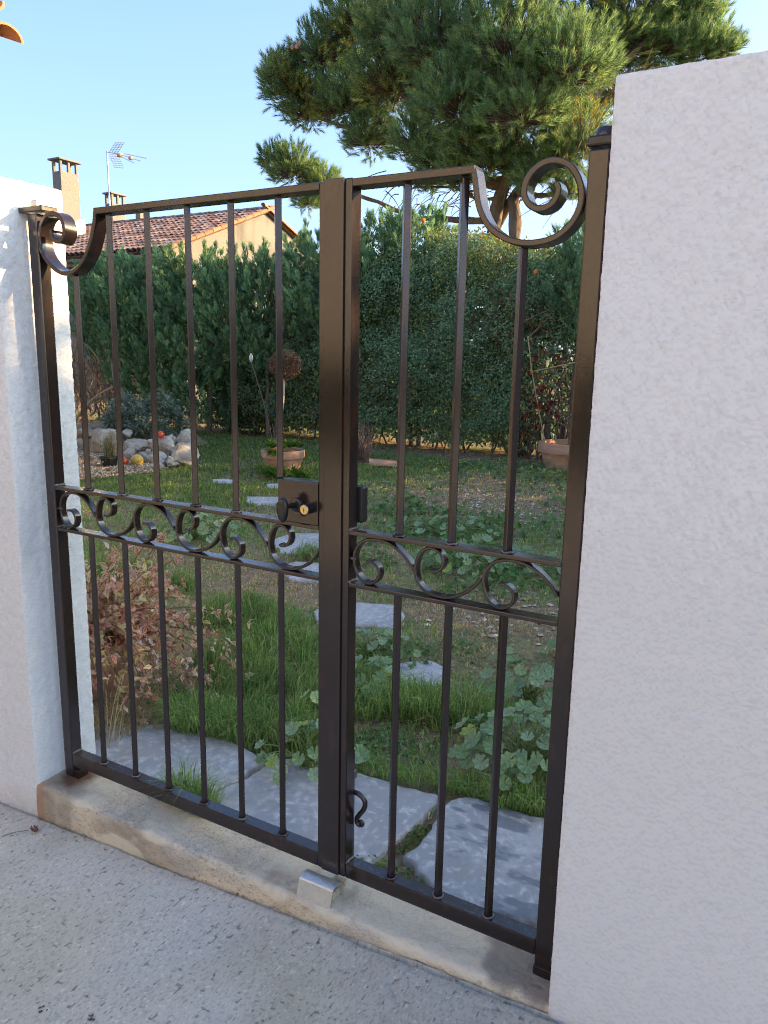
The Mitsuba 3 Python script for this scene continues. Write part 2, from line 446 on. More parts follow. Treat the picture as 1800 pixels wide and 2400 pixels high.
scene['tinted_roof_under'] = two({'type': 'diffuse', 'reflectance': {'type': 'rgb', 'value': (0.14, 0.08, 0.06)}})
scene['roof_orange'] = two({'type': 'diffuse', 'reflectance': proc(lambda p, n, uv: mix((0.50, 0.19, 0.085), (0.60, 0.27, 0.14), fbm(p.x * 12, p.y * 12, p.z * 12, 3)))})

scene['fill_facade'] = two({'type': 'diffuse', 'reflectance': proc(lambda p, n, uv: mix((0.44, 0.52, 0.62), (0.52, 0.60, 0.70), fbm(p.x * 0.5, p.y * 0.5, p.z * 0.5, 3)))})  # bluish tint of the added fill building, countering its warm sun bounce
scene['facade'] = two({'type': 'diffuse', 'reflectance': proc(lambda p, n, uv: mix((0.53, 0.48, 0.40), (0.61, 0.56, 0.47), fbm(p.x * 0.5, p.y * 0.5, p.z * 0.5, 3)))})

scene['dark_leaves'] = two({'type': 'diffuse', 'reflectance': {'type': 'rgb', 'value': (0.05, 0.075, 0.04)}})

# ------------------------------------------------------------------ the setting: ground, driveway, walls, sill
def zdrive(x, y):
    xx = np.clip(x, -1.6, 3.2)
    return -0.2 + 0.0625 * xx + 0.012 * np.clip(y + 0.083, -1.5, 0)


def fine_axis(a, b, step, lo, hi, grow=1.35):
    m = list(np.arange(a, b + step / 2, step)); s = step
    while m[-1] < hi: s *= grow; m.append(m[-1] + s)
    s = step
    while m[0] > lo: s *= grow; m.insert(0, m[0] - s)
    return np.array(m)


CRACK = spline([(1.30, -0.09), (1.355, -0.13), (1.345, -0.17), (1.38, -0.21), (1.375, -0.25), (1.42, -0.31), (1.41, -0.40), (1.46, -0.5)], 60)


def drive_z(X, Y):
    z = zdrive(X, Y)
    p = np.stack([X, Y, 0 * X], -1)
    z = z + (nfbm(p * 4.2, 4, 3) - 0.5) * 0.010 + (nfbm(p * np.array([22, 30, 1]), 3, 5) - 0.5) * 0.0045
    # crumbled lip and open joint along the sill
    d = -0.083 - Y; wob = 0.010 * (nfbm(p * 13, 3, 9) - 0.5) + 0.004
    joint = np.exp(-((d - wob) / 0.0065) ** 2)
    z = z - 0.016 * joint * (0.35 + nfbm(p * 7, 2, 13)) + np.exp(-((d - 0.03 - wob) / 0.022) ** 2) * 0.005 * (nfbm(p * 46, 2, 15) - 0.15)
    near = (X > 1.25) & (X < 1.5) & (Y > -0.55)
    if near.any():
        dd = np.min(np.linalg.norm(np.stack([X[near], Y[near]], -1)[:, None] - CRACK[None], axis=-1), axis=1)
        z[near] -= 0.006 * np.exp(-(dd / 0.004) ** 2)
    return z


xs = fine_axis(-0.75, 2.35, 0.0075, -14, 14)
ys = np.r_[fine_axis(-1.05, -0.30, 0.009, -11.0, -0.30, 1.3)[:-1], np.arange(-0.30, -0.0795, 0.005)]
put('driveway', sheet(xs, ys, drive_z), 'concrete', smooth=True, kind='structure')
xs2 = fine_axis(-40, 40, 20, -700, 700, 1.5)
put('ground', sheet(xs2, xs2, lambda X, Y: -0.62 + 0 * X), 'soil', smooth=True, kind='structure')


def zgarden(X, Y):
    p = np.stack([X, Y, 0 * X], -1)
    z = -0.112 + (nfbm(p * 0.9, 3, 21) - 0.5) * 0.05 * np.clip(Y - 0.6, 0, 1) + (nfbm(p * 9, 3, 22) - 0.5) * 0.022
    return z - 0.03 * np.exp(-((Y - 0.085) / 0.035) ** 2)


xs = fine_axis(-1.2, 2.0, 0.03, -34, 14, 1.12); ys = np.r_[0.06, 0.09, 0.12, fine_axis(0.15, 3.0, 0.03, 0.149, 34, 1.12)]
put('garden_soil', sheet(xs, ys, zgarden), 'soil', smooth=True, kind='structure')


def sdisp(p, n):
    a = (nfbm(p * 110, 2, 31) - 0.5) * 0.0030
    s = p[:, 0] * 0.9 + p[:, 2] * 0.45
    q = np.stack([s * 170, p[:, 1] * 130, (p[:, 2] - p[:, 0] * 0.6) * 42], -1)
    topz = np.clip((p[:, 2] - 0.7) / 0.8, 0.15, 1)
    return a + (nfbm(q, 2, 33) - 0.5) * 0.0022 * topz + (nfbm(p * 4, 2, 35) - 0.5) * 0.002


def sdisp_left(p, n):
    return sdisp(p, n) + (nfbm(p * np.array([75, 75, 55]), 2, 37) - 0.5) * 0.0055


wl = thing('garden_wall', 'white rendered wall on the left of the gate with sunlit grainy top', 'wall')
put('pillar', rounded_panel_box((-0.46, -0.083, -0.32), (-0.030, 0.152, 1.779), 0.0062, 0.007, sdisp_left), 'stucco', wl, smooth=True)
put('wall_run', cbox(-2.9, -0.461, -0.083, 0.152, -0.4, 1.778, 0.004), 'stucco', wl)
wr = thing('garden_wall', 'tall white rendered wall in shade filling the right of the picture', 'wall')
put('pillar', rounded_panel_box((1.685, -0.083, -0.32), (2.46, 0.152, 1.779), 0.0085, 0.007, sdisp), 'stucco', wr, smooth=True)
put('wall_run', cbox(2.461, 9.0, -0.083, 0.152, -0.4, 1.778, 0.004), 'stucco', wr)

# concrete sill under the gate
prof = np.array([(0.068, -0.34), (0.068, -0.10), (0.060, -0.0885), (0.03, -0.0865), (0.0, -0.0865), (-0.03, -0.0870), (-0.060, -0.0880), (-0.076, -0.0895), (-0.0825, -0.0945), (-0.0852, -0.104), (-0.086, -0.125), (-0.088, -0.15), (-0.089, -0.34)])
pp = spline(prof[1:-1], 44); pp = np.vstack([prof[0], pp, prof[-1]])
sx = np.arange(-0.034, 1.692, 0.0055)
X = np.repeat(sx[:, None], len(pp), 1); Yp = np.repeat(pp[None, :, 0], len(sx), 0); Zp = np.repeat(pp[None, :, 1], len(sx), 0)
P = np.stack([X, Yp, Zp], -1)
dn = np.stack([0 * X, np.where(Yp < -0.05, -0.7, 0), np.where(Zp > -0.11, 0.7, 0)], -1)
ero = np.clip((X - 0.75) / 0.6, 0, 1) * np.exp(-((Yp + 0.083) / 0.02) ** 2) * 0.010
amt = (nfbm(P * 30, 4, 41) - 0.5) * 0.009 + (nfbm(P * 6, 3, 43) - 0.5) * 0.008 * (Yp < -0.04) + (nfbm(P * 120, 2, 44) - 0.5) * 0.004
P = P + dn * amt[..., None] - np.array([0, -1, 0.5]) * ero[..., None]
sk = thing('gate_sill', 'stained beige concrete sill running under the gate between both walls', 'step')
i, j = np.meshgrid(np.arange(len(sx) - 1), np.arange(len(pp) - 1), indexing='ij'); k = len(pp)
q = np.stack([i * k + j, i * k + j + 1, (i + 1) * k + j + 1, (i + 1) * k + j], -1).reshape(-1, 4)
scene[sk] = ply((P.reshape(-1, 3), q), 'sill_concrete', smooth=True)

# ------------------------------------------------------------------ the gate
GD = 0.04     # depth of the frame
scr_low = np.array([(.034, -.003), (.056, -.005), (.067, -.018), (.067, -.035), (.055, -.050), (.038, -.055), (.022, -.050), (.009, -.035), (.0015, -.012), (0, 0.004), (.004, .022), (.016, .040), (.034, .051), (.058, .055), (.085, .053), (.11, .043), (.13, .029), (.147, .012), (.160, -.008)])
TL = np.array([[.283, 1.672], [.279, 1.649], [.269, 1.621], [.259, 1.597], [.247, 1.575], [.23, 1.553], [.207, 1.533], [.18, 1.519], [.155, 1.5145], [.127, 1.519], [.099, 1.532], [.073, 1.551], [.055, 1.573], [.046, 1.597], [.046, 1.622], [.052, 1.645], [.067, 1.665], [.088, 1.677], [.107, 1.679], [.128, 1.673], [.144, 1.66], [.152, 1.643], [.153, 1.628], [.147, 1.613], [.135, 1.604], [.12, 1.603], [.106, 1.61], [.098, 1.622], [.098, 1.636]])
TR = np.array([[1.393, 1.672], [1.398, 1.652], [1.402, 1.63], [1.407, 1.607], [1.416, 1.585], [1.430, 1.564], [1.448, 1.548], [1.47, 1.536], [1.495, 1.528], [1.522, 1.525], [1.547, 1.527], [1.569, 1.533], [1.587, 1.544], [1.601, 1.558], [1.611, 1.575], [1.616, 1.593], [1.616, 1.612], [1.611, 1.63], [1.602, 1.647], [1.589, 1.661], [1.572, 1.670], [1.554, 1.673], [1.536, 1.669], [1.521, 1.66], [1.51, 1.647], [1.504, 1.633], [1.503, 1.619], [1.508, 1.605], [1.518, 1.594], [1.532, 1.588], [1.547, 1.589], [1.559, 1.595], [1.567, 1.605], [1.571, 1.617], [1.566, 1.631]])
gl = thing('gate_leaf', 'wide left leaf of dark brown iron gate, with lock box and central cover strip', 'gate')
gr = thing('gate_leaf', 'narrow right leaf of dark brown iron gate, with curled bolt handle near its foot', 'gate')
tube_b = 0.0035


def weldbead(leaf, p0, p1, r=0.0042):
    p = np.linspace(p0, p1, 22)
    rr = r * (0.75 + 0.35 * rng.random(22))
    put('weld', tube(p + rng.normal(0, 0.0006, p.shape), rr, 7), 'weld', leaf, smooth=True)


def bars(leaf, xcs, scroll_k, scroll_z, lock=None):
    for k, xc in enumerate(xcs):
        for z0, z1 in ((-0.002, 0.754), (0.892, 1.662)):
            if z1 > 1 and k == scroll_k: z1 = scroll_z
            if z1 > 1 and k == lock: z0 = 0.999
            tw = rng.normal(0, 0.02)
            r = 0.0113
            v, f = cbox(-0.008, 0.008, -0.008, 0.008, z0, z1, 0.002)
            a = math.pi / 4 + tw
            R = np.array([[math.cos(a), -math.sin(a), 0], [math.sin(a), math.cos(a), 0], [0, 0, 1]])
            v = v @ R.T + np.array([xc, 0.020, 0])
            put('bar', (v, f), 'paint', leaf)
            # lumpy weld collar at the foot of the bar
            if z0 > 0.95: continue
            ring = [(xc + 0.0125 * math.cos(t), 0.02 + 0.0125 * math.sin(t), z0 + 0.003 + 0.0012 * math.sin(5 * t)) for t in np.linspace(0, 2 * np.pi, 17)]
            put('weld_collar', tube(ring, 0.0032, 6, False), 'paint' if rng.random() < 0.6 else 'weld', leaf, smooth=True)


def frame(leaf, xa, xb):
    put('rail', cbox(xa, xb, 0, GD, -0.040, 0.0, tube_b), 'paint', leaf)
    put('rail', cbox(xa, xb, 0.001, GD - 0.001, 0.754, 0.764, 0.0018), 'paint', leaf)
    put('rail', cbox(xa, xb, 0.001, GD - 0.001, 0.883, 0.893, 0.0018), 'paint', leaf)


# left leaf
put('hinge_stile', cbox(0.0, 0.040, 0, GD, -0.0835, 1.684, tube_b), 'paint', gl)
put('lock_stile', cbox(1.0203, 1.0600, 0, GD, -0.0405, 1.681, tube_b), 'paint', gl)
put('cover_strip', cbox(1.0375, 1.0900, -0.0058, -0.0004, -0.038, 1.684, 0.0016), 'paint', gl)
frame(gl, 0.0395, 1.0208)
put('top_rail', cbox(0.279, 1.0208, -0.0005, 0.0435, 1.664, 1.681, 0.002), 'paint', gl)
put('top_scroll', strip(spline(TL, 150), 0.0125, 0.0, 0.044, 0.002), 'paint', gl, smooth=35)
for k in range(6):
    s = scr_low.copy()
    if k % 2: s[:, 1] *= -1
    x0 = (0.049, 0.212, 0.371, 0.536, 0.697, 0.860)[k]
    kx = 0.975 if k < 5 else 0.97
    s = spline(s * [kx, 1] + [x0, 0.8235], 90)
    put('scroll', strip(s, 0.0075, 0.0085, 0.0305, 0.0016), 'paint', gl, smooth=35)
bars(gl, [0.172, 0.316, 0.459, 0.602, 0.745, 0.890], 0, 1.509, 5)
for p0, p1 in (((0.0415, 0.002, 0.895), (0.0415, 0.038, 0.895)), ((0.042, 0.003, 0.002), (0.042, 0.036, 0.002)), ((0.0415, 0.004, 0.766), (0.0415, 0.03, 0.766)), ((0.052, 0.012, 0.823), (0.040, 0.012, 0.823))):
    weldbead(gl, p0, p1)
# foot and hinge of the left leaf
put('foot', cbox(0.006, 0.062, 0.004, 0.042, -0.0875, -0.058, 0.002), 'paint', gl)
hp = put('hinge_plate', cbox(-0.030, 0.072, -0.006, 0.050, 1.6875, 1.7035, 0.003), 'black_iron', gl)
put('hinge_bolt', hull([(0.024 + 0.020 * math.cos(a), 0.02 + 0.020 * math.sin(a), z) for a in np.arange(6) * math.pi / 3 + 0.3 for z in (1.704, 1.7185)] + [(0.024 + 0.015 * math.cos(a), 0.02 + 0.015 * math.sin(a), 1.722) for a in np.arange(12) * math.pi / 6]), 'galvanised', gl)
# lock
lb = put('lock_box', cbox(0.8985, 1.0199, -0.0006, 0.0406, 0.8936, 0.9990, 0.002), 'paint', gl)
kz, kx = 0.939, 0.956
put('knob_rose', lathe([(0.0, -0.0008), (0.0185, -0.0008), (0.017, 0.004), (0.011, 0.0065), (0.0, 0.0075)], 28), 'black_iron', lb, smooth=30, m=[[1, 0, 0, kx], [0, 0, -1, -0.001], [0, 1, 0, kz], [0, 0, 0, 1]])
put('knob_stem', tube([(kx, -0.004, kz), (kx - 0.004, -0.018, kz), (kx - 0.008, -0.040, kz)], 0.0062, 12), 'black_iron', lb, smooth=True)
a = np.arange(40) * 2 * np.pi / 40
kn = [np.stack([kx - 0.010 + sxx * 0.0155 * np.cos(a), np.full(40, yy), kz - 0.003 + sxx * 0.031 * np.sin(a) * (1 - 0.12 * np.sin(a))], -1) for sxx, yy in ((0.62, -0.036), (1.0, -0.041), (1.0, -0.046), (0.88, -0.0505), (0.6, -0.0525))]
knob = put('knob', section_sweep(kn), 'black_iron', lb, smooth=40)
for dz in (-0.016, -0.011, -0.006, -0.001, 0.004, 0.009, 0.014):
    put('ridge', cbox(kx - 0.0045, kx - 0.0005, -0.0535, -0.0500, kz + dz - 0.0008, kz + dz + 0.0012, 0.0005), 'black_iron', lb)
put('cylinder', lathe([(0.0, 0.030), (0.0118, 0.030), (0.0130, 0.0288), (0.0130, 0), (0, 0)][::-1], 32), 'black_iron', lb, smooth=30, m=[[1, 0, 0, 1.000], [0, 0, -1, 0.0], [0, 1, 0, 0.9365], [0, 0, 0, 1]])
put('cylinder_face', lathe([(0.0, 0.0318), (0.0108, 0.0318), (0.0122, 0.0305), (0.0122, 0.0298), (0, 0.0298)][::-1], 32), 'brass', lb, smooth=30, m=[[1, 0, 0, 1.000], [0, 0, -1, 0.0], [0, 1, 0, 0.9365], [0, 0, 0, 1]])
put('keyhole', cbox(0.9992, 1.0010, -0.0328, -0.0316, 0.930, 0.9405, 0.0003), 'black_iron', lb)

# right leaf
put('lock_stile', cbox(1.0688, 1.1085, 0, GD, -0.0405, 1.6835, tube_b), 'paint', gr)
put('hinge_stile', cbox(1.6250, 1.6650, 0, GD, -0.0835, 1.684, tube_b), 'paint', gr)
frame(gr, 1.1080, 1.6255)
put('top_rail', cbox(1.1080, 1.396, -0.0005, 0.0435, 1.664, 1.681, 0.002), 'paint', gr)
put('top_scroll', strip(spline(TR, 160), 0.0125, 0.0, 0.044, 0.002), 'paint', gr, smooth=35)
for k in range(3):
    s = scr_low.copy()
    if k % 2: s[:, 1] *= -1
    x0 = (1.1175, 1.2835, 1.4525)[k]
    s = spline(s * [1.03 if k < 2 else 1.045, 1] + [x0, 0.8235], 90)
    put('scroll', strip(s, 0.0075, 0.0085, 0.0305, 0.0016), 'paint', gr, smooth=35)
bars(gr, [1.235, 1.368, 1.5008], 2, 1.519)
for p0, p1 in (((1.110, 0.002, 0.895), (1.110, 0.038, 0.895)), ((1.110, 0.002, 0.766), (1.110, 0.034, 0.766)), ((1.1105, 0.003, 0.002), (1.1105, 0.036, 0.002)), ((1.121, 0.012, 0.823), (1.109, 0.012, 0.823))):
    weldbead(gr, p0, p1)
put('foot', cbox(1.6235, 1.667, -0.0025, 0.043, -0.0875, -0.064, 0.002), 'paint', gr)
put('hinge_plate', cbox(1.6215, 1.690, -0.004, 0.046, 1.6885, 1.7075, 0.004), 'black_iron', gr)
put('hinge_bolt', lathe([(0.0, 1.728), (0.010, 1.7265), (0.017, 1.722), (0.020, 1.714), (0.020, 1.7076), (0, 1.7076)][::-1], 24, (1.650, 0.02, 0)), 'paint', gr, smooth=30)
put('strike_box', cbox(1.078, 1.121, 0.0405, 0.068, 0.905, 0.995, 0.005), 'plastic_black', gr)
# curled bolt handle on the inner side of the lock stile
bh = spline([(1.098, 0.047, 0.180), (1.112, 0.047, 0.1815), (1.128, 0.047, 0.176), (1.1375, 0.047, 0.163), (1.136, 0.047, 0.146), (1.127, 0.047, 0.130), (1.117, 0.047, 0.115), (1.113, 0.047, 0.103), (1.117, 0.047, 0.0935), (1.127, 0.047, 0.0925), (1.132, 0.047, 0.099), (1.128, 0.047, 0.1045), (1.1235, 0.047, 0.1015)], 90)
put('bolt_handle', tube(bh, np.r_[np.full(60, 0.0066), np.linspace(0.0066, 0.0045, 30)], 12), 'paint', gr, smooth=True, label='curled iron handle of the drop bolt')
put('bolt_rod', tube([(1.098, 0.047, -0.05), (1.098, 0.047, 0.30)], 0.0065, 10), 'paint', gr, smooth=30)
put('guide', cbox(1.088, 1.108, 0.0402, 0.056, 0.22, 0.245, 0.003), 'weld', gr)

# galvanised channel that stops the leaves
ch = thing('channel_bracket', 'folded galvanised steel channel under the meeting stiles', 'bracket')
sec = np.array([(-0.008, -0.083), (-0.011, -0.055), (-0.0125, -0.0485), (-0.018, -0.045), (-0.046, -0.0425), (-0.0525, -0.046), (-0.0555, -0.052), (-0.0735, -0.1085)])
sec = np.vstack([sec[0], spline(sec[1:-1], 26), sec[-1]])
tt = np.gradient(sec, axis=0); tt /= np.linalg.norm(tt, axis=1, keepdims=True); nn_ = np.stack([-tt[:, 1], tt[:, 0]], -1)
loop = np.vstack([sec, (sec + nn_ * 0.0032)[::-1]])
poly = Polygon(loop).buffer(0)
me = trimesh.creation.extrude_polygon(poly, 0.105, engine='earcut')
v = np.array(me.vertices); v = np.stack([1.0005 + v[:, 2], v[:, 0], v[:, 1]], -1)
scene[ch] = ply((v, np.array(me.faces)[:, ::-1]), 'galvanised', smooth=30)
cb = thing('stop_block', 'grey metal strip lying beside the galvanised channel', 'block')
scene[cb] = ply(cbox(1.06, 1.100, -0.044, 0.03, -0.0855, -0.066, 0.004), 'sill_concrete')
# ------------------------------------------------------------------ stone slabs by the gate and stepping stones
def stone_slab(key, poly, ztop, th, seed, parent=None, cell=0.012, amp=0.006):
    P = Polygon(poly).buffer(0)
    # rough the outline
    b = np.array(P.exterior.coords)[:-1]; b = np.vstack([b, b[:1]])
    t = np.r_[0, np.cumsum(np.linalg.norm(np.diff(b, axis=0), axis=1))]
    n = int(t[-1] / 0.02); s = np.linspace(0, t[-1], n, endpoint=False)
    o = np.stack([np.interp(s, t, b[:, 0]), np.interp(s, t, b[:, 1])], -1)
    o3 = np.c_[o, np.zeros(len(o))]
    o = o + (np.stack([nfbm(o3 * 30 + seed, 4, seed), nfbm(o3 * 30 + 50 + seed, 4, seed + 1)], -1) - 0.5) * 0.022
    P = Polygon(o).buffer(0)
    if P.geom_type != 'Polygon': P = max(P.geoms, key=lambda g: g.area)
    inn = P.buffer(-0.006)
    if inn.geom_type != 'Polygon': inn = max(inn.geoms, key=lambda g: g.area)
    from scipy.spatial import Delaunay
    x0, y0, x1, y1 = inn.bounds
    gx, gy = np.meshgrid(np.arange(x0, x1, cell), np.arange(y0, y1, cell)); g = np.stack([gx.ravel(), gy.ravel()], -1)
    g += np.random.default_rng(seed).uniform(-0.3, 0.3, g.shape) * cell
    g = g[shapely.contains_xy(inn.buffer(-cell * 0.5), g[:, 0], g[:, 1])]
    m = int(inn.exterior.length / cell)
    ring = np.array([inn.exterior.interpolate(k / m, normalized=True).coords[0] for k in range(m)])
    q = np.vstack([ring, g]); tri = Delaunay(q).simplices
    c = q[tri].mean(1); tri = tri[shapely.contains_xy(inn, c[:, 0], c[:, 1])]
    e1, e2 = q[tri[:, 1]] - q[tri[:, 0]], q[tri[:, 2]] - q[tri[:, 0]]
    fl = (e1[:, 0] * e2[:, 1] - e1[:, 1] * e2[:, 0]) < 0; tri[fl] = tri[fl][:, ::-1]
    p3 = np.c_[q, np.zeros(len(q))]
    z = ztop + (nfbm(p3 * 5 + seed, 4, seed) - 0.5) * amp * 0.8
    v = np.c_[q, z]; f = [tri]
    cen = q.mean(0); mm = len(ring)
    side = (np.array([P.exterior.interpolate(P.exterior.project(shapely.Point(r))).coords[0] for r in ring]))
    zz = nfbm(np.c_[side, np.zeros(mm)] * 60, 2, seed)
    r1 = np.c_[side + (zz[:, None] - 0.5) * 0.006, z[:mm] - 0.007 - zz * 0.004]; r2 = np.c_[side + (zz[:, None] - 0.5) * 0.012, np.full(mm, ztop - th * 0.6)]; r3 = np.c_[side * 0.99 + cen * 0.01, np.full(mm, ztop - th)]
    n0 = len(v); v = np.vstack([v, r1, r2, r3]); k = np.arange(mm); k1 = (k + 1) % mm
    ccw = inn.exterior.is_ccw
    for a, b_ in ((0, n0), (n0, n0 + mm), (n0 + mm, n0 + 2 * mm)):
        qd = np.stack([a + k, b_ + k, b_ + k1, a + k1], -1)
        if not ccw: qd = qd[:, ::-1]
        f += [qd[:, [0, 1, 2]], qd[:, [0, 2, 3]]]
    scene[key] = ply((v, np.vstack(f)), 'slate', smooth=50)
    return P


stones = []
S = [('slate_slab', [(-0.24, 0.085), (-0.20, 0.30), (-0.02, 0.42), (0.06, 0.46), (0.30, 0.47), (0.50, 0.44), (0.50, 0.27), (0.455, 0.085)], -0.087, 'smooth grey stone slab behind the left end of the gate', 0.003),
     ('slate_slab', [(0.475, 0.125), (0.515, 0.28), (0.53, 0.46), (0.66, 0.53), (0.85, 0.535), (1.0, 0.535), (1.128, 0.555), (1.130, 0.42), (1.112, 0.26), (1.09, 0.10), (0.7, 0.085)], -0.087, 'pale grey stone slab in the middle behind the gate, seen under the curled bolt handle', 0.004),
     ('slate_slab', [(1.165, 0.215), (1.182, 0.30), (1.155, 0.50), (1.172, 0.575), (1.225, 0.60), (1.32, 0.585), (1.42, 0.60), (1.62, 0.63), (1.69, 0.45), (1.69, 0.20), (1.55, 0.150), (1.42, 0.128), (1.30, 0.135)], -0.083, 'dark bluish slate slab with chipped hollows behind the right end of the gate', 0.009)]
for nme, po, z, lab, am in S:
    k = thing(nme, lab, 'stone slab')
    stones.append(stone_slab(k, po, z, 0.05, 11 + len(stones) * 7, amp=am, cell=0.010))
ST = [([(-0.34, 1.86), (-0.12, 1.60), (0.0, 1.66), (0.05, 1.77), (0.26, 1.86), (0.19, 2.11), (0.05, 2.24), (-0.17, 2.16), (-0.29, 2.06)], 'speckled grey stepping stone behind the meeting stiles, largest in the lawn'),
      ([(0.40, 1.37), (0.60, 1.26), (0.76, 1.34), (0.70, 1.55), (0.57, 1.60), (0.46, 1.50)], 'grey stepping stone half hidden by tall grass and mallow leaves'),
      ([(-1.58, 3.06), (-1.22, 2.72), (-0.95, 2.90), (-1.02, 3.20), (-1.35, 3.52), (-1.58, 3.38)], 'pale stepping stone seen behind the last scroll of the left leaf'),
      ([(-1.05, 2.42), (-0.76, 2.26), (-0.45, 2.36), (-0.55, 2.62), (-0.83, 2.76), (-1.04, 2.68)], 'stepping stone half hidden by the left leaf lower rail'),
      ([(-2.95, 4.40), (-2.66, 4.05), (-2.25, 4.15), (-2.20, 4.40), (-2.60, 4.62)], 'dark stepping stone left of the lock box'),
      ([(-3.25, 5.10), (-3.05, 4.88), (-2.72, 4.95), (-2.85, 5.28), (-3.15, 5.30)], 'small stepping stone in the grass in front of the large terracotta pot'),
      ([(-3.95, 5.02), (-3.74, 4.80), (-3.50, 4.90), (-3.58, 5.12), (-3.85, 5.16)], 'farthest small stepping stone in the lawn')]
for po, lab in ST:
    k = thing('stepping_stone', lab, 'stepping stone')
    po = [((x - sum(q[0] for q in po) / len(po)) * 0.88 + sum(q[0] for q in po) / len(po), (y - sum(q[1] for q in po) / len(po)) * 0.88 + sum(q[1] for q in po) / len(po)) for x, y in po]
    stones.append(stone_slab(k, po, -0.101 + 0.003 * rng.random(), 0.05, 60 + len(stones) * 3, cell=0.025, amp=0.004))

# ------------------------------------------------------------------ rock border, gravel, ornaments
RK = [((-6.576, 5.78, 0.06), (0.60, 0.42, 0.40), 'large grey boulder behind the black pot'), ((-7.188, 5.95, 0.10), (0.34, 0.3, 0.26), 'rounded stone at the left end of the rock border'),
      ((-5.94, 5.75, 0.075), (0.44, 0.34, 0.19), 'flat grey stone under the sage bush'), ((-5.83, 5.56, -0.02), (0.30, 0.26, 0.24), 'brown rounded stone left of the yellow ball'),
      ((-5.402, 5.70, 0.09), (0.56, 0.38, 0.30), 'large whitish rock right of the yellow ball'), ((-5.167, 5.92, 0.20), (0.36, 0.3, 0.26), 'white angular rock at the top right of the rock border'),
      ((-4.93, 5.64, 0.03), (0.38, 0.34, 0.34), 'tan boulder at the right end of the rock border'), ((-4.93, 5.36, -0.02), (0.25, 0.22, 0.18), 'white block of stone in front of the tan boulder'),
      ((-5.25, 5.46, -0.03), (0.30, 0.26, 0.22), 'grey stone low in the middle of the rock border'), ((-5.55, 5.55, -0.05), (0.28, 0.24, 0.19), 'brown stone behind the yellow ball'),
      ((-5.36, 5.43, 0.065), (0.11, 0.10, 0.075), 'small pebble wedged between larger rocks'), ((-7.10, 5.78, -0.02), (0.22, 0.22, 0.22), 'small stone low at the left end of the rock border'),
      ((-7.05, 6.10, 0.165), (0.26, 0.22, 0.11), 'flat rusty orange stone on top of the rocks'), ((-6.39, 6.02, 0.19), (0.15, 0.14, 0.15), 'small pale stone beside the foot of the sage bush'),
      ((-5.56, 5.98, 0.16), (0.24, 0.2, 0.14), 'grey stone behind the orange ball on the rocks'), ((-5.02, 5.26, -0.07), (0.22, 0.16, 0.09), 'low flat stone at the grass edge of the border')]
rocks_fp = []
for k, (c, sz, lab) in enumerate(RK):
    key = thing('rock', lab, 'rock', 'rocks of the border')
    v, f = lumpy((0, 0, 0), sz, 100 + k, 3, 0.30)
    a = 0.6 * math.sin(k * 7); v = v @ np.array([[math.cos(a), -math.sin(a), 0], [math.sin(a), math.cos(a), 0], [0, 0, 1]]) + np.array(c)
    scene[key] = ply((v, f), 'stone', smooth=28)
    rocks_fp.append(shapely.Point(c[0], c[1]).buffer(max(sz[0], sz[1]) / 2 + 0.03))
# low earth bank behind the stones
bx = np.linspace(-8.2, -6.0, 60); by = np.linspace(5.55, 7.4, 30)
put('soil_bank', sheet(bx, by, lambda X, Y: -0.14 + 0.30 * np.clip((Y - 5.55) / 0.5, 0, 1) * np.clip((-6.05 - X) / 0.5, 0, 1) + (nfbm(np.stack([X, Y, 0 * X], -1) * 6, 3, 71) - 0.5) * 0.10), 'soil', smooth=True, kind='structure')

gravel_poly = Polygon([(-8, 3.9), (-4.9, 3.95), (-4.82, 4.3), (-4.72, 4.8), (-4.78, 5.2), (-5.3, 5.35), (-5.8, 5.5), (-8, 5.9)])
x0, y0, x1, y1 = gravel_poly.bounds
n = 10500; pt = np.stack([rng.uniform(x0, x1, n), rng.uniform(y0, y1, n)], -1); pt = pt[shapely.contains_xy(gravel_poly, pt[:, 0], pt[:, 1])]
oct_ = np.array([[1, 0, 0], [-1, 0, 0], [0, 1, 0], [0, -1, 0], [0, 0, 1], [0, 0, -1.0]]); octf = np.array([[0, 2, 4], [2, 1, 4], [1, 3, 4], [3, 0, 4], [2, 0, 5], [1, 2, 5], [3, 1, 5], [0, 3, 5]])
g = Acc(); n = len(pt)
vv = oct_[None] * rng.uniform(0.009, 0.025, (n, 1, 3)) * [1, 1, 0.7]; a = rng.uniform(0, 6.28, n); ca, sa = np.cos(a)[:, None], np.sin(a)[:, None]
vv = np.stack([vv[..., 0] * ca - vv[..., 1] * sa, vv[..., 0] * sa + vv[..., 1] * ca, vv[..., 2]], -1) + np.c_[pt, -0.088 + rng.uniform(0, 0.02, n)][:, None]
g.add(vv.reshape(-1, 3), (octf[None] + np.arange(n)[:, None, None] * 6).reshape(-1, 3), np.repeat(pick([(0.42, 0.32, 0.21), (0.33, 0.23, 0.14), (0.5, 0.43, 0.33), (0.24, 0.19, 0.14)], n, 0.2), 6, 0))
k = g.put('gravel', 'tinted', label='pale brown gravel bed in front of the rock border', cat='gravel', kind='stuff')


def ball(c, r, col, lab):
    k = thing('ornament_ball', lab, 'ball')
    s = trimesh.creation.icosphere(4, r); v = np.array(s.vertices)
    v = v * (1 + 0.01 * (nfbm(v * 20, 2, 3)[:, None] - 0.5)) + c
    scene[k] = ply((v, np.array(s.faces)), 'glaze', smooth=True, color=np.broadcast_to(np.array(col), (len(v), 3)))
    put('neck', lathe([(0.0, r + 0.006), (r * 0.13, r + 0.004), (r * 0.16, r - 0.002), (r * 0.16, r * 0.9)][::-1], 16, c), 'terracotta', k, smooth=True)


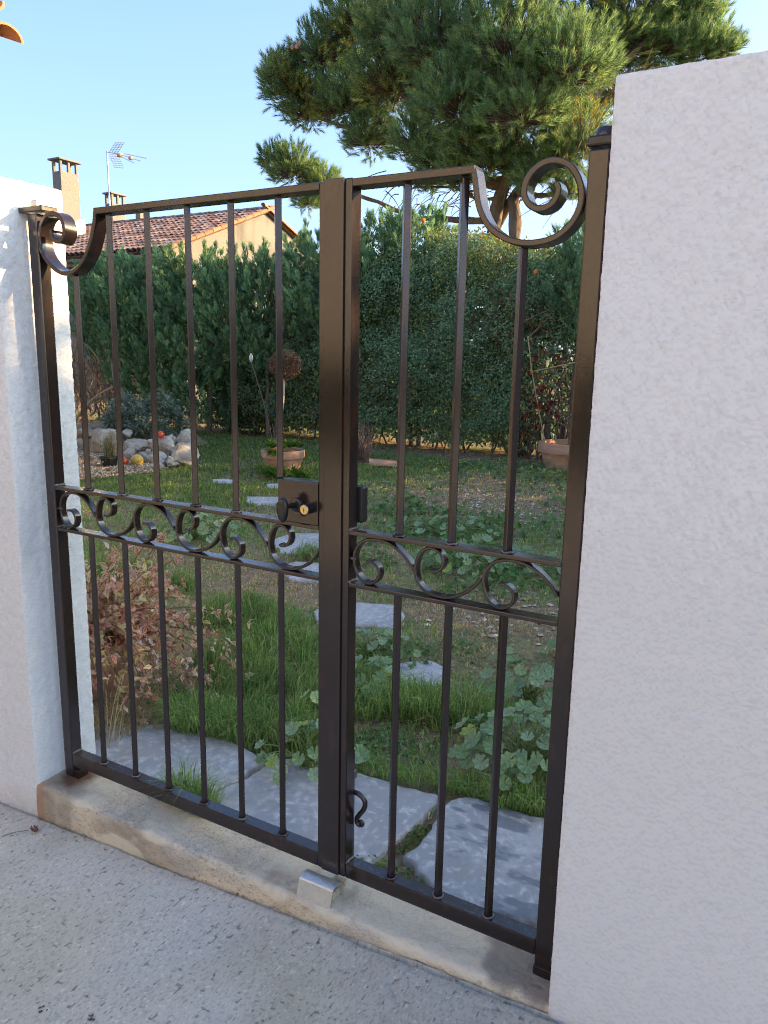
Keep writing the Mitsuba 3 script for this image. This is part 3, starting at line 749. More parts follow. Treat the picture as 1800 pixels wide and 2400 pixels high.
ball(np.array((-5.325, 5.2, -0.022)), 0.074, (0.55, 0.36, 0.055), 'glossy yellow ceramic ball on the gravel')
ball(np.array((-5.47, 5.12, -0.045)), 0.056, (0.62, 0.075, 0.012), 'glossy orange red ceramic ball beside the yellow one')
ball(np.array((-5.335, 5.62, 0.262)), 0.050, (0.62, 0.075, 0.012), 'orange red ceramic ball resting on top of the rocks')
k = thing('garden_tile', 'thin flat tile lying under the ceramic balls', 'tile')
scene[k] = ply(cbox(-5.62, -5.02, 4.98, 5.30, -0.110, -0.094, 0.005), 'stone')

k = thing('flower_pot', 'small square black plastic pot standing on the gravel', 'pot')
c = np.array([-5.50, 4.92, 0])
ring = lambda s, z, rr=0.02: [(c[0] + sx * s + dx, c[1] + sy * s + dy, z) for sx in (-1, 1) for sy in (-1, 1) for dx, dy in ((0, -sy * rr), (-sx * rr, 0))]
scene[k] = ply(hull(ring(0.062, -0.105) + ring(0.082, 0.028)), 'plastic_black')
put('rim', hull(ring(0.090, 0.020) + ring(0.090, 0.040)), 'plastic_black', k)
put('tag', lathe([(0, 0.004), (0.011, 0.004), (0.012, 0), (0, 0)][::-1], 14), 'brass', k, m=[[1, 0, 0, c[0] - 0.02], [0, 0, -1, c[1] - 0.079], [0, 1, 0, -0.02], [0, 0, 0, 1]])
k = thing('potted_grass', 'wispy dry grass growing in the small black pot', 'plant')
A = Acc(); n = 420; th = rng.uniform(0, 6.28, n); rr = rng.uniform(0.05, 0.55, n)
blades(A, np.c_[c[0] + rng.normal(0, 0.025, n), c[1] + rng.normal(0, 0.025, n), np.full(n, 0.03)], rng.uniform(0.12, 0.36, n), np.stack([np.cos(th), np.sin(th)], -1) * rr[:, None], np.full(n, 0.004), pick([(0.32, 0.27, 0.16), (0.14, 0.19, 0.07), (0.38, 0.33, 0.22)], n))
scene[k] = ply(A.mesh(), 'leaf', color=A.col())


def terracotta_pot(lab, c, rtop, h, rbot, fill=0.06):
    k = thing('terracotta_pot', lab, 'pot')
    lip = h * 0.30
    prof = [(0, 0.0), (rbot * 0.96, 0.0), (rbot, 0.012), (rtop * 0.90, h - lip - 0.012), (rtop * 0.905, h - lip - 0.004), (rtop * 0.985, h - lip), (rtop * 1.0, h - lip + 0.02), (rtop, h - 0.02), (rtop * 0.985, h - 0.004), (rtop * 0.955, h), (rtop * 0.92, h - 0.008), (rtop * 0.90, h - 0.05), (rtop * 0.86, h - fill - 0.04)]
    v, f = lathe(prof, 56, c)
    scene[k] = ply((v, f), 'terracotta', smooth=30)
    zt = lambda r, t: c[2] + h - fill + 0.02 * (nfbm(np.stack([r * np.cos(t) * 30, r * np.sin(t) * 30, 0 * r], -1), 2, 5) - 0.5)
    rg, tg = np.meshgrid(np.linspace(0.001, rtop * 0.9, 8), np.arange(28) * 2 * np.pi / 28, indexing='ij')
    v = np.stack([c[0] + rg * np.cos(tg), c[1] + rg * np.sin(tg), zt(rg, tg)], -1).reshape(-1, 3)
    i, j = np.meshgrid(np.arange(7), np.arange(28), indexing='ij')
    put('soil', (v, np.stack([i * 28 + j, (i + 1) * 28 + j, (i + 1) * 28 + (j + 1) % 28, i * 28 + (j + 1) % 28], -1).reshape(-1, 4)), 'soil', k, smooth=True)
    return k


PL = np.array([-3.60, 5.92, -0.135])
terracotta_pot('large terracotta pot on the lawn holding the bare ball shaped tree', PL, 0.264, 0.315, 0.180, 0.03)
PR = np.array([-0.83, 8.45, -0.19])
terracotta_pot('terracotta pot beside the right gate post with red leaved vine', PR, 0.40, 0.44, 0.27, 0.07)
PB = np.array([-0.47, 0.57, -0.115])
terracotta_pot('terracotta pot by the left wall, half hidden under the variegated shrub', PB, 0.165, 0.25, 0.12, 0.05)

# dried standard tree: a clipped ball of dead twigs on a straight pale stem
k = thing('standard_tree', 'bare brown ball shaped topiary on a thin pale stem', 'topiary')
stem = spline([(PL[0] - 0.045, PL[1], 0.18), (PL[0] - 0.035, PL[1], 0.50), (PL[0] + 0.005, PL[1], 0.80), (PL[0] + 0.015, PL[1], 1.03)], 20)
A = Acc(); A.add(*tube(stem, np.linspace(0.019, 0.016, 20), 10), (0.50, 0.44, 0.36)); A.put('stem', 'tinted', k, smooth=True)
A = Acc(); cb_ = np.array([PL[0] + 0.035, PL[1], 1.19]); n = 2300
d = rand_dir(n); rr = rng.uniform(0.35, 1.0, n) ** 0.5; st = cb_ + d * (rr * 0.16)[:, None] * [1.05, 1.05, 0.95]
leaves(A, st, d + rand_dir(n) * 0.9, rand_dir(n), rng.uniform(0.035, 0.075, n), 0.005, pick([(0.20, 0.115, 0.075), (0.13, 0.085, 0.06), (0.27, 0.17, 0.11)], n), fold=0.6, two=False)
n = 900; d = rand_dir(n); st = cb_ + d * rng.uniform(0.11, 0.19, (n, 1))
leaves(A, st, d + rand_dir(n), rand_dir(n), 0.022, 0.012, np.where(d[:, 2:3] > 0.45, pick([(0.16, 0.17, 0.11)], n), pick([(0.24, 0.12, 0.07), (0.17, 0.10, 0.07)], n)), two=False)
A.put('twigs', 'tinted', k, kind='stuff')


def rosette(A, base, n, L, W, cols, tilt=(0.3, 1.2), droop=0.2, seed=None):
    th = rng.uniform(0, 6.28, n); e = rng.uniform(*tilt, n)
    ax = np.stack([np.cos(th) * np.cos(e), np.sin(th) * np.cos(e), np.sin(e)], -1)
    nr = np.stack([-np.cos(th) * np.sin(e), -np.sin(th) * np.sin(e), np.cos(e)], -1)
    leaves(A, np.asarray(base) + rng.normal(0, 0.01, (n, 3)) * [1, 1, 0.2], ax, nr, rng.uniform(0.7, 1.1, n) * L, rng.uniform(0.7, 1.1, n) * W, pick(cols, n, 0.15), fold=0.2, droop=droop)


LG = [(0.11, 0.20, 0.035), (0.15, 0.25, 0.045), (0.085, 0.16, 0.03)]
k = thing('leafy_plant', 'bright green leafy plant growing in the large terracotta pot', 'plant')
A = Acc()
for _ in range(26):
    a, r = rng.uniform(0, 6.28), 0.20 * math.sqrt(rng.random()); rosette(A, (PL[0] + r * math.cos(a), PL[1] + r * math.sin(a), 0.21), 12, 0.11, 0.045, LG, (0.3, 1.4))
for _ in range(3): rosette(A, (PL[0] + 0.06 + rng.normal(0, 0.03), PL[1] - 0.27, 0.20), 10, 0.09, 0.045, LG, (-1.2, 0.2))
scene[k] = ply(A.mesh(), 'leaf', color=A.col())
k = thing('leafy_plant', 'broad leaved weed in the grass in front of the large terracotta pot', 'plant')
A = Acc()
for dx in np.linspace(0.05, 0.58, 9): rosette(A, (PL[0] + dx, PL[1] - 0.40 + rng.normal(0, 0.05), -0.10), 16, 0.21, 0.05, LG, (0.4, 1.35), 0.25)
scene[k] = ply(A.mesh(), 'leaf', color=A.col())

# wire stake with a small bird shaped ornament
k = thing('garden_stake', 'thin rusty wire stake with a small leaf shaped metal ornament at its top', 'garden stake')
A = Acc(); A.add(*tube(spline([(-4.02, 6.35, -0.12), (-4.22, 6.38, 0.55), (-4.49, 6.42, 1.20)], 14), 0.005, 5), (0.16, 0.12, 0.10)); A.put('wire', 'tinted', k)
A = Acc(); A.add(*tube([(-3.93, 6.30, -0.12), (-4.12, 6.38, 0.42)], 0.004, 5), (0.15, 0.12, 0.10)); A.put('wire', 'tinted', k)
v, f = lathe([(0.0, 0.13), (0.012, 0.115), (0.028, 0.085), (0.033, 0.055), (0.024, 0.025), (0.008, 0.008), (0, 0)][::-1], 16)
v = v * [1, 0.45, 1] + [-4.49, 6.42, 1.19]
put('ornament', (v, f), 'pipe_metal', k, smooth=True)

# red leaved vine on canes in the right pot
k = thing('red_vine', 'vine with dark red leaves tied to canes in the right terracotta pot', 'vine')
CA = lambda a, b, r=0.008: tube(spline([a, (np.asarray(a) + b) / 2 + rng.normal(0, 0.012, 3), b], 10), r, 6)
zt = 0.26
cane = [((PR[0] - 0.26, PR[1] - 0.15, zt - 0.1), (PR[0] - 0.53, PR[1] - 0.15, 1.22)), ((PR[0] - 0.53, PR[1] - 0.15, 1.22), (PR[0] - 0.60, PR[1] - 0.15, 1.60)), ((PR[0] - 0.48, PR[1] - 0.15, 1.16), (PR[0] + 0.13, PR[1] - 0.12, 1.30)), ((PR[0] + 0.12, PR[1], zt), (PR[0] + 0.08, PR[1], 1.10))]
for a_, b_ in cane:
    A = Acc(); A.add(*CA(np.array(a_), np.array(b_)), (0.45, 0.36, 0.20)); A.put('cane', 'tinted', k, smooth=True)
stems = []
for _ in range(7):
    a_ = np.array([PR[0] + 0.0, PR[1], zt - 0.05]); p1 = a_ + [rng.normal(0, 0.04), 0, 0.18]
    e_ = a_ + [rng.uniform(-0.55, 0.2), rng.normal(0, 0.08), rng.uniform(0.25, 0.75)]
    stems.append(spline([a_, p1, (p1 + e_) / 2 + [0, 0, 0.08], e_], 14))
A = Acc()
for s_ in stems: A.add(*tube(s_, np.linspace(0.008, 0.004, 14), 5), (0.20, 0.14, 0.10))
A.put('stems', 'tinted', k, kind='stuff')
for (dx, dz) in ((-0.40, 1.42), (-0.46, 1.34), (-0.58, 1.17), (-0.44, 1.12), (-0.17, 1.33), (-0.24, 1.36), (-0.40, 0.93), (-0.34, 0.97), (-0.42, 0.74), (-0.36, 0.70), (-0.30, 0.72), (-0.27, 0.66), (-0.50, 0.78), (-0.23, 0.78), (-0.56, 0.62), (-0.62, 0.56), (-0.48, 0.56), (-0.52, 0.42), (-0.56, 0.33), (-0.40, 0.46), (0.05, 0.36), (-0.12, 0.60)):
    A = Acc(); n = 7; th = np.linspace(0.3, 6.0, n) + rng.uniform(0, 6)
    rosette(A, (PR[0] + dx, PR[1] - 0.17 + rng.normal(0, 0.03), dz), 6, 0.085, 0.06, [(0.15, 0.035, 0.04), (0.22, 0.05, 0.05), (0.32, 0.10, 0.05)] if rng.random() < 0.8 else [(0.42, 0.13, 0.06)], (-0.9, 0.6), 0.3)
    A.put('leaf', 'leaf', k)

# toppled half tile by the hedge foot
k = thing('roof_tile', 'curved terracotta tile lying on the soil in front of the hedge', 'tile')
a = np.linspace(0.15, math.pi - 0.15, 14); r0, r1 = 0.095, 0.075
o = np.stack([np.stack([(r0 * (1 - t) + r1 * t) * np.cos(a), np.full(14, t * 0.42), (r0 * (1 - t) + r1 * t) * np.sin(a)], -1) for t in (0, 1)])
i_ = o * [0.86, 1, 0.86]
v = np.concatenate([o[0], o[1], i_[0], i_[1]]); kk = np.arange(13)
f = np.vstack([np.stack([kk, kk + 1, kk + 15, kk + 14], -1), np.stack([28 + kk, 42 + kk, 43 + kk, 29 + kk], -1), np.stack([kk, 28 + kk, 29 + kk, kk + 1], -1), np.stack([14 + kk, 15 + kk, 43 + kk, 42 + kk], -1)])
an = -1.15; v = v @ np.array([[math.cos(an), math.sin(an), 0], [-math.sin(an), math.cos(an), 0], [0, 0, 1]]) + [-3.05, 7.05, -0.10]
scene[k] = ply((v, f), 'terracotta')

# ------------------------------------------------------------------ house behind the hedge
HX, EY, EZ, RY, RZ = -13.73, 14.15, 4.02, 18.53, 5.71
hk = thing('house', 'low rendered house with pink brown tiled roof and two chimneys behind the hedge', 'house')
tanp = (RZ - EZ) / (RY - EY); BY = 2 * RY - EY
gx = HX - 0.12
wallv = [(-42, EY + 0.35, -0.6), (gx, EY + 0.35, -0.6), (gx, BY - 0.35, -0.6), (-42, BY - 0.35, -0.6)]
zt0 = EZ + 0.35 * tanp - 0.10
v = np.array([(x, y, z) for x in (-42, gx) for y, z in ((EY + 0.35, -0.6), (EY + 0.35, zt0), (RY, RZ - 0.10), (BY - 0.35, zt0), (BY - 0.35, -0.6))])
f = [[5, 6, 7], [5, 7, 8], [5, 8, 9], [0, 5, 6], [0, 6, 1], [0, 2, 1], [0, 3, 2], [0, 4, 3], [4, 9, 8], [4, 8, 3]]
f = np.array(f); put('wall', (v, f), 'plaster', hk)
(v1, f1), (v2, f2) = (hull([(x, y, z + dz) for x in (-42.3, HX) for y, z in ((yy, EZ), (RY, RZ)) for dz in (-0.07, -0.025)]) for yy in (EY, BY))
rk = put('roof', (np.vstack([v1, v2]), np.vstack([f1, f2 + len(v1)])), 'tinted_roof_under', hk)
TCOL = [(0.20, 0.145, 0.135), (0.26, 0.20, 0.19), (0.17, 0.125, 0.12), (0.30, 0.25, 0.24), (0.23, 0.17, 0.165), (0.15, 0.11, 0.11), (0.26, 0.175, 0.15)]


def tile_mesh(seed):
    r = np.random.default_rng(seed)
    a = np.linspace(-0.08, math.pi + 0.08, 8); L = 0.46
    R0, R1 = 0.112, 0.094
    out = np.stack([np.stack([R * np.cos(a), np.full(8, y), R * 0.82 * np.sin(a) + z], -1) for R, y, z in ((R0, 0, 0.018), (R1, L, 0.0))])
    inn = out - np.array([0, 0, 0.020])
    v = np.concatenate([out[0], out[1], inn[0], inn[1]]); kk = np.arange(7)
    f = np.vstack([np.stack([kk + 1, kk, kk + 8, kk + 9], -1), np.stack([kk, kk + 1, kk + 17, kk + 16], -1)])
    pan = np.array([(R0 - 0.03, 0, -0.03), (0.21 - R0 + 0.03, 0, -0.03), (0.21 - R0 + 0.03, L, -0.04), (R0 - 0.03, L, -0.04), (0.105, 0, -0.055), (0.105, L, -0.065)])
    f = np.vstack([np.vstack([f[:, [0, 1, 2]], f[:, [0, 2, 3]]]), np.array([[0, 4, 5], [0, 5, 3], [4, 1, 2], [4, 2, 5]]) + 32])
    v = np.vstack([v, pan])
    c = np.array(TCOL[seed % len(TCOL)]) * r.uniform(0.9, 1.1)
    col = np.tile(c, (len(v), 1)); col[:16] *= 0.9 + 0.25 * nfbm(v[:16] * 12 + seed, 2, seed)[:, None]; col[32:] = c * 0.75
    return ply((v, f), 'tinted', smooth=False, color=col)


TV = [tile_mesh(s) for s in range(14)]
ca = math.cos(math.atan(tanp)); sa_ = math.sin(math.atan(tanp)); pitch_row = 0.385
tiles = []
nrow = int((RY - EY) / ca / pitch_row) + 1
for col in range(56):
    for row in range(nrow):
        x = HX - 0.11 - 0.21 * col; s_ = row * pitch_row - 0.05
        tiles.append((x + rng.normal(0, 0.006), EY + s_ * ca, EZ + s_ * sa_ + rng.normal(0, 0.004), rng.normal(0, 0.025)))
cam_d = [math.hypot(t[0] - CAM[0], t[1] - CAM[1]) for t in tiles]
vis = [t for t in tiles]
order = np.argsort(cam_d)
bulk = Acc()
for q_, idx in enumerate(order):
    x, y, z, w = tiles[idx]
    M = np.array([[math.cos(w), -math.sin(w), 0, x], [math.sin(w) * ca, math.cos(w) * ca, -sa_, y], [math.sin(w) * sa_, math.cos(w) * sa_, ca, z], [0, 0, 0, 1]])
    tv = TV[int(rng.integers(14))]
    if q_ < 300:
        put('tile', None, None, rk, raw=tv, m=M)
    else:
        import meshkit
        v_, f_, _, _, c_ = meshkit.WRITTEN[tv['filename']]
        bulk.add(np.asarray(v_, float) @ M[:3, :3].T + M[:3, 3], f_, c_)
bulk.put('tiles', 'tinted', rk, kind='stuff')
A = Acc()
for x in np.arange(HX - 0.2, -28, -0.40):
    a = np.linspace(0, math.pi, 9); R = 0.13 + rng.normal(0, 0.004)
    o = np.stack([np.stack([np.full(9, x + dx), RY + R * np.cos(a) * rr_, RZ + R * 0.8 * rr_ * np.sin(a) + 0.02], -1) for dx, rr_ in ((0.22, 1.06), (-0.22, 0.94))])
    A.add(o.reshape(-1, 3), np.stack([np.arange(8), np.arange(8) + 9, np.arange(8) + 10, np.arange(8) + 1], -1), np.array(TCOL[int(rng.integers(7))]) * 1.05)
A.put('ridge_tiles', 'tinted', rk, kind='stuff')
# verge tiles on the gable
A = Acc()
for sgn in (1, -1):
    for s_ in np.arange(0, (RY - EY) / ca, 0.38):
        a = np.linspace(-0.2, math.pi * 0.9, 8); R = 0.105
        y0 = EY + s_ * ca if sgn > 0 else BY - s_ * ca; z0 = EZ + s_ * sa_
        o = np.stack([np.stack([HX + R * 0.9 * np.cos(a) * rr_, np.full(8, y0 + sgn * dy * ca), z0 + dy * sa_ + R * 0.8 * rr_ * np.sin(a)], -1) for dy, rr_ in ((0, 1.08), (0.42, 0.92))])
        fq = np.stack([np.arange(7), np.arange(7) + 8, np.arange(7) + 9, np.arange(7) + 1], -1)
        A.add(o.reshape(-1, 3), fq, np.array((0.33, 0.18, 0.11)) * rng.uniform(0.85, 1.15))
A.put('verge_tiles', 'tinted', rk, kind='stuff')
put('eave_board', cbox(-42, HX - 0.14, EY + 0.12, EY + 0.36, EZ - 0.30, EZ - 0.045, 0.01), 'plaster', hk)
gp = np.array([(x, EY + 0.02 + 0.075 * math.cos(t), EZ - 0.12 + 0.075 * math.sin(t)) for x in (-42, HX - 0.3) for t in np.linspace(math.pi, 2 * math.pi, 9)])
kk = np.arange(8); put('gutter', (gp, np.stack([kk, kk + 1, kk + 10, kk + 9], -1)), 'plaster', hk, smooth=True)


def chimney(x0, x1, y0, y1, zb, zc, zt, capo, lab=None, nopen=(1, 2)):
    """stack with an open head: corner and mid posts under a flat slab"""
    c = put('chimney', cbox(x0, x1, y0, y1, zb, zc, 0.012), 'plaster', rk, label=lab)
    pw = 0.085
    P = [(x0, y0), (x1 - pw, y0), (x0, y1 - pw), (x1 - pw, y1 - pw)]
    for (xa, ya) in P: put('chimney_post', cbox(xa, xa + pw, ya, ya + pw, zc - 0.01, zt, 0.008), 'plaster', hk)
    for m in range(1, nopen[1]):
        ym = y0 + (y1 - y0) * m / nopen[1]
        put('chimney_post', cbox(x1 - pw + 0.002, x1 - 0.004, ym - pw / 2, ym + pw / 2, zc - 0.01, zt, 0.008), 'plaster', hk)
    put('chimney_cap', cbox(x0 - capo, x1 + capo, y0 - capo, y1 + capo, zt, zt + 0.055, 0.01), 'plaster', hk)
    return c


chimney(-20.78, -20.37, 16.20, 16.90, 4.3, 7.02, 7.36, 0.09, 'tall chimney stack with lead flashing at its foot', (1, 2))
zf = EZ + (16.2 - EY) * tanp
put('flashing', hull([(-20.84 + dx, y, EZ + (y - EY) * tanp + dz) for dx in (0, 0.60) for y, dz in ((15.95, 0.02), (15.95, 0.06), (16.16, 0.55), (16.95, 0.55), (16.95, 0.02))]), 'pipe_metal', hk)
chimney(-21.36, -21.00, 18.80, 19.40, 5.0, 6.52, 6.84, 0.06, 'second chimney stack behind the ridge', (1, 2))
put('chimney_pipe', cbox(-19.95, -19.72, 18.9, 19.25, 5.2, 6.15, 0.01), 'plaster', hk)
ant = thing('television_antenna', 'television aerial with mesh reflector on a metal mast above the roof', 'antenna')
put('mast', tube([(-21.02, 18.72, 5.3), (-21.03, 18.72, 6.9), (-21.04, 18.72, 8.24)], 0.028, 8), 'pipe_metal', ant, smooth=True)


def grid_panel(o, u, w, nu, nw, r=0.008):
    A = Acc(); o, u, w = map(np.asarray, (o, u, w))
    for i in range(nu + 1): A.add(*tube([o + u * i / nu, o + u * i / nu + w], r, 4), (0.22, 0.23, 0.26))
    for j in range(nw + 1): A.add(*tube([o + w * j / nw, o + w * j / nw + u], r, 4), (0.22, 0.23, 0.26))
    return A


o = np.array([-20.97, 18.75, 8.19])
grid_panel(o, (0.16, 0.24, 0.02), (0.36, 0.0, 0.30), 3, 6).put('reflector', 'tinted', ant)
grid_panel(o + [0.02, 0, -0.06], (0.18, 0.24, 0.02), (0.22, 0.0, -0.46), 3, 6).put('reflector', 'tinted', ant)
put('arm', tube([(-21.04, 18.72, 8.21), (-20.45, 18.85, 8.08)], 0.014, 6), 'pipe_metal', ant)
for (e, dy) in (((-19.42, 7.90), 0.1), ((-19.56, 7.79), 0.0), ((-19.70, 7.70), -0.1)):
    put('director_rod', tube([(-20.46, 18.85 + dy, 8.08 + (e[1] - 7.79) * 0.6), (e[0], 18.9 + dy * 1.6, e[1])], 0.012, 6), 'pipe_metal', ant)
for px_, pz_, s_ in ((-20.55, 8.08, 0.10), (-20.02, 7.93, 0.08)):
    v, f = lathe([(0, -0.05), (s_, -0.05), (s_ * 1.1, 0), (s_ * 0.9, 0.05), (0, 0.05)], 10)
    put('element', (v + [px_, 18.86, pz_], f), 'terracotta', ant, smooth=30)

# ------------------------------------------------------------------ corner of a tiled roof high on the left
nb = thing('neighbour_house', 'orange tiled roof corner poking in at the upper left edge', 'house')
put('wall', cbox(-8.0, -3.0, -3.2, 1.45, -0.4, 2.95, 0.01), 'plaster', nb)
rt = put('roof', hull([(x, y, 3.21 - (x + 2.55) * 0.32 + dz) for x in (-8.2, -2.62) for y in (-3.6, 1.80) for dz in (-0.06, -0.02)]), 'tinted_roof_under', nb)


def barrel(x0, x1, yc, r0, r1, z0, z1, th=0.016, n=15):
    a = np.linspace(-0.05, math.pi + 0.05, n)
    o = np.stack([np.stack([np.full(n, x), yc + R * np.cos(a), z + R * 0.75 * np.sin(a)], -1) for x, R, z in ((x1, r1, z1), (x0, r0, z0))])
    i_ = np.stack([np.stack([np.full(n, x), yc + (R - th) * np.cos(a), z + (R - th) * 0.75 * np.sin(a)], -1) for x, R, z in ((x1, r1, z1), (x0, r0, z0))])
    v = np.concatenate([o[0], o[1], i_[0], i_[1]]); k = np.arange(n - 1)
    f = np.vstack([np.stack([k, k + 1, n + k + 1, n + k], -1), np.stack([2 * n + k, 3 * n + k, 3 * n + k + 1, 2 * n + k + 1], -1), np.stack([k, 2 * n + k, 2 * n + k + 1, k + 1], -1), np.stack([n + k, n + k + 1, 3 * n + k + 1, 3 * n + k], -1)])
    return v, f


for ii, yc in enumerate(np.arange(1.78, -1.2, -0.21)):
    for jj in range(3):
        xe = -2.50 - jj * 0.40
        put('tile', barrel(xe - 0.45, xe, yc, 0.088, 0.105, 3.205 - (xe - 0.45 + 2.5) * 0.32 - 0.03, 3.155 - (xe + 2.5) * 0.32), 'roof_orange', rt, smooth=40)
        if ii: put('tile', (lambda vf: (vf[0] * [1, 1, -1] + [0, 0, 2 * (3.19 - (xe - 0.2 + 2.5) * 0.32)], vf[1][:, ::-1]))(barrel(xe - 0.45, xe + 0.02, yc + 0.105, 0.098, 0.085, 3.205 - 0.02 + (xe - 0.45 + 2.5) * 0.32, 3.155 + 0.02 + (xe + 2.5) * 0.32)), 'roof_orange', rt, smooth=40)

# sunlit house across the street, behind the photographer: shows in the glossy paint, also sized as bounce fill
put('unseen_street_buildings', cbox(-26, 0.6, -19, -10.2, -0.4, 7.6, 0.02), 'facade', kind='structure')
put('unseen_street_buildings', cbox(3.2, 14, -20, -13.0, -0.4, 7.4, 0.02), 'fill_facade', kind='structure')  # second building added out of view as bounce fill for walls and gate front

# unseen hedge added behind the photographer so the gate bars reflect something dark
A = Acc(); n = 9000; x = rng.uniform(-24, 18, n)
leaves(A, np.stack([x, rng.uniform(-9.6, -8.8, n), rng.uniform(-0.4, 1, n) * 0 + rng.uniform(0, 1, n) * np.where(x > 8, 2.6, 1.5) - 0.3], -1), rand_dir(n), rand_dir(n), 0.34, 0.26, pick([(0.05, 0.075, 0.04), (0.07, 0.10, 0.05)], n), two=False)
A.put('added_street_greenery', 'tinted', kind='structure')
# ------------------------------------------------------------------ vegetation
def in_poly(poly, p): return shapely.contains_xy(poly, p[:, 0], p[:, 1])


# ---- conifer hedge plants on the left: upright flat sprays
CONC = [(0.144, 0.258, 0.129), (0.186, 0.312, 0.146), (0.119, 0.218, 0.125), (0.236, 0.359, 0.163)]


def conifer(key, cx, cy, h, r, seed, zlow=0.0, n=1500, tone=1.0, lean=0.0):
    rr = np.random.default_rng(seed)
    n = int(n * 3.2); r *= 1.22
    npl = n // 26; n = npl * 26
    u = rr.random(npl) ** 0.85; z = zlow + u * (h - zlow) * 0.96
    t = (z - zlow) / (h - zlow)
    prof = r * np.minimum(0.66 + t * 1.1, 1.0) * np.clip(1.02 - np.clip((t - 0.74) / 0.26, 0, 1) ** 2 * 0.75, 0.1, 1)
    th = rr.uniform(0, 2 * np.pi, npl)
    p0 = np.stack([np.cos(th) * 1.5 + seed, np.sin(th) * 1.5, z * 1.8], -1)
    R = prof * (0.80 + 0.42 * nfbm(p0 * 1.25, 3, seed)) * (1 - 0.40 * rr.random(npl) ** 1.8)
    pb = np.stack([cx + R * np.cos(th) + lean * t, cy + R * np.sin(th), z - 0.16], -1)
    out = np.stack([np.cos(th), np.sin(th), np.zeros(npl)], -1)
    pax = unit(out * rr.uniform(0.1, 0.6, (npl, 1)) + np.array([0, 0, 1.0]) + rr.normal(0, 0.2, (npl, 3)))
    pl = rr.uniform(0.28, 0.52, npl); ptone = np.exp(rr.normal(0, 0.16, npl))
    rep = lambda a_: np.repeat(a_, 26, 0)
    s0 = rr.random(n) ** 0.9; q0 = rr.uniform(0, 2 * np.pi, n)
    a1 = unit(np.cross(rep(pax), rr.normal(size=(n, 3)))); PAX = rep(pax)
    base = rep(pb) + PAX * (s0 * rep(pl))[:, None] + a1 * (0.085 * (1 - s0) * rr.random(n))[:, None]
    ax = unit(PAX * (0.75 + 0.6 * s0)[:, None] + a1 * (0.75 * (1.1 - s0))[:, None] + rr.normal(0, 0.15, (n, 3)))
    nr = unit(np.cross(ax, PAX + rr.normal(0, 0.6, (n, 3)))); fan = np.cross(nr, ax)
    L = rr.uniform(0.09, 0.17, n)
    cols = np.asarray(CONC)[rr.integers(0, 4, n)] * np.exp(rr.normal(0, 0.10, (n, 1))) * tone * rep(ptone)[:, None] * (0.8 + 0.4 * s0)[:, None]
    A = Acc()
    for m in range(7):
        s_ = (m % 2) * 2 - 1 if m else 0
        t0 = 0.10 + 0.11 * m if m else 0.0
        ang = 0.55 * s_ * (1 - 0.25 * t0)
        d = ax * math.cos(ang) + fan * math.sin(ang)
        ln = L * (0.62 * (1.15 - t0) if m else 1.0)
        leaves(A, base + ax * (L * t0)[:, None], d, nr + rr.normal(0, 0.25, (n, 3)), ln, ln * 0.10 + 0.006, cols * (1 + 0.25 * t0), fold=0.1, droop=0.05 * (m > 0), two=False)
    A.put('foliage', 'leaf', key, kind='stuff')
    for q in range(2):
        x0 = cx + rr.normal(0, 0.05)
        put('trunk', tube(spline([(x0, cy, -0.2), (x0 + rr.normal(0, 0.06), cy, h * 0.35), (cx + lean * 0.7 + rr.normal(0, 0.05), cy, h * 0.85)], 14), np.linspace(0.045, 0.012, 14), 7), 'bark', key, smooth=True)


CON = [(-9.42, 8.75, 2.95, 0.62, 1.15, 'conifer shrub leaning over bare stems at the left end of the hedge', 2000), (-8.72, 8.62, 2.84, 0.60, 0.55, 'conifer shrub behind the sage bush, second from the left', 2000), (-8.02, 8.70, 2.92, 0.58, 0.2, 'conifer shrub in the hedge, third from the left', 1900),
       (-7.35, 8.66, 2.92, 0.56, 0.1, 'conifer shrub below the middle of the tiled roof eave', 1900), (-6.70, 8.80, 2.72, 0.52, 0.9, 'conifer shrub in front of the house gable, left half', 1500), (-6.12, 8.85, 2.86, 0.50, 1.0, 'conifer shrub in front of the house gable, right half', 1500),
       (-5.20, 9.05, 3.12, 0.42, 1.2, 'pointed conifer shrub just left of the meeting stiles', 1200), (-4.47, 9.35, 3.30, 0.34, 1.6, 'slim dark conifer just right of the meeting stiles', 900), (-3.72, 9.55, 3.40, 0.36, 2.0, 'dark conifer tip rising above the clipped hedge', 800),
       (-0.82, 8.95, 3.0, 0.36, 1.5, 'conifer branch hanging beside the right gate post', 1000)]
for s_, (cx, cy, h, r, zl, lab, n) in enumerate(CON):
    k = thing('conifer_shrub', lab, 'conifer')
    conifer(k, cx, cy, h, r, 200 + s_, zl, n)

# ---- broadleaf hedge
hx = [-7.6, -7.0, -6.4, -5.9, -5.56, -5.05, -4.57, -4.25, -3.95, -3.78, -3.48, -3.09, -2.74, -2.4, -2.13, -1.81, -1.5, -1.2, -0.6, 0.3, 2.0, 8.0]
hz = [0.9, 1.3, 1.75, 2.2, 2.75, 2.95, 2.95, 2.80, 2.92, 3.02, 3.05, 3.02, 3.02, 2.98, 2.86, 2.82, 2.74, 2.66, 2.85, 3.5, 4.0, 4.2]
top = lambda x: np.interp(x, hx, hz)


def yfront(x, z):
    p = np.stack([x * 1.5, 0 * x, z * 1.7], -1)
    return 9.30 - 0.75 * nfbm(p, 3, 51) - 0.25 * np.clip(1 - abs(z - 1.1) / 1.4, 0, 1)


hk2 = thing('hedge', 'dense dark evergreen hedge with small leaves across the back of the garden', 'hedge')
A = Acc()


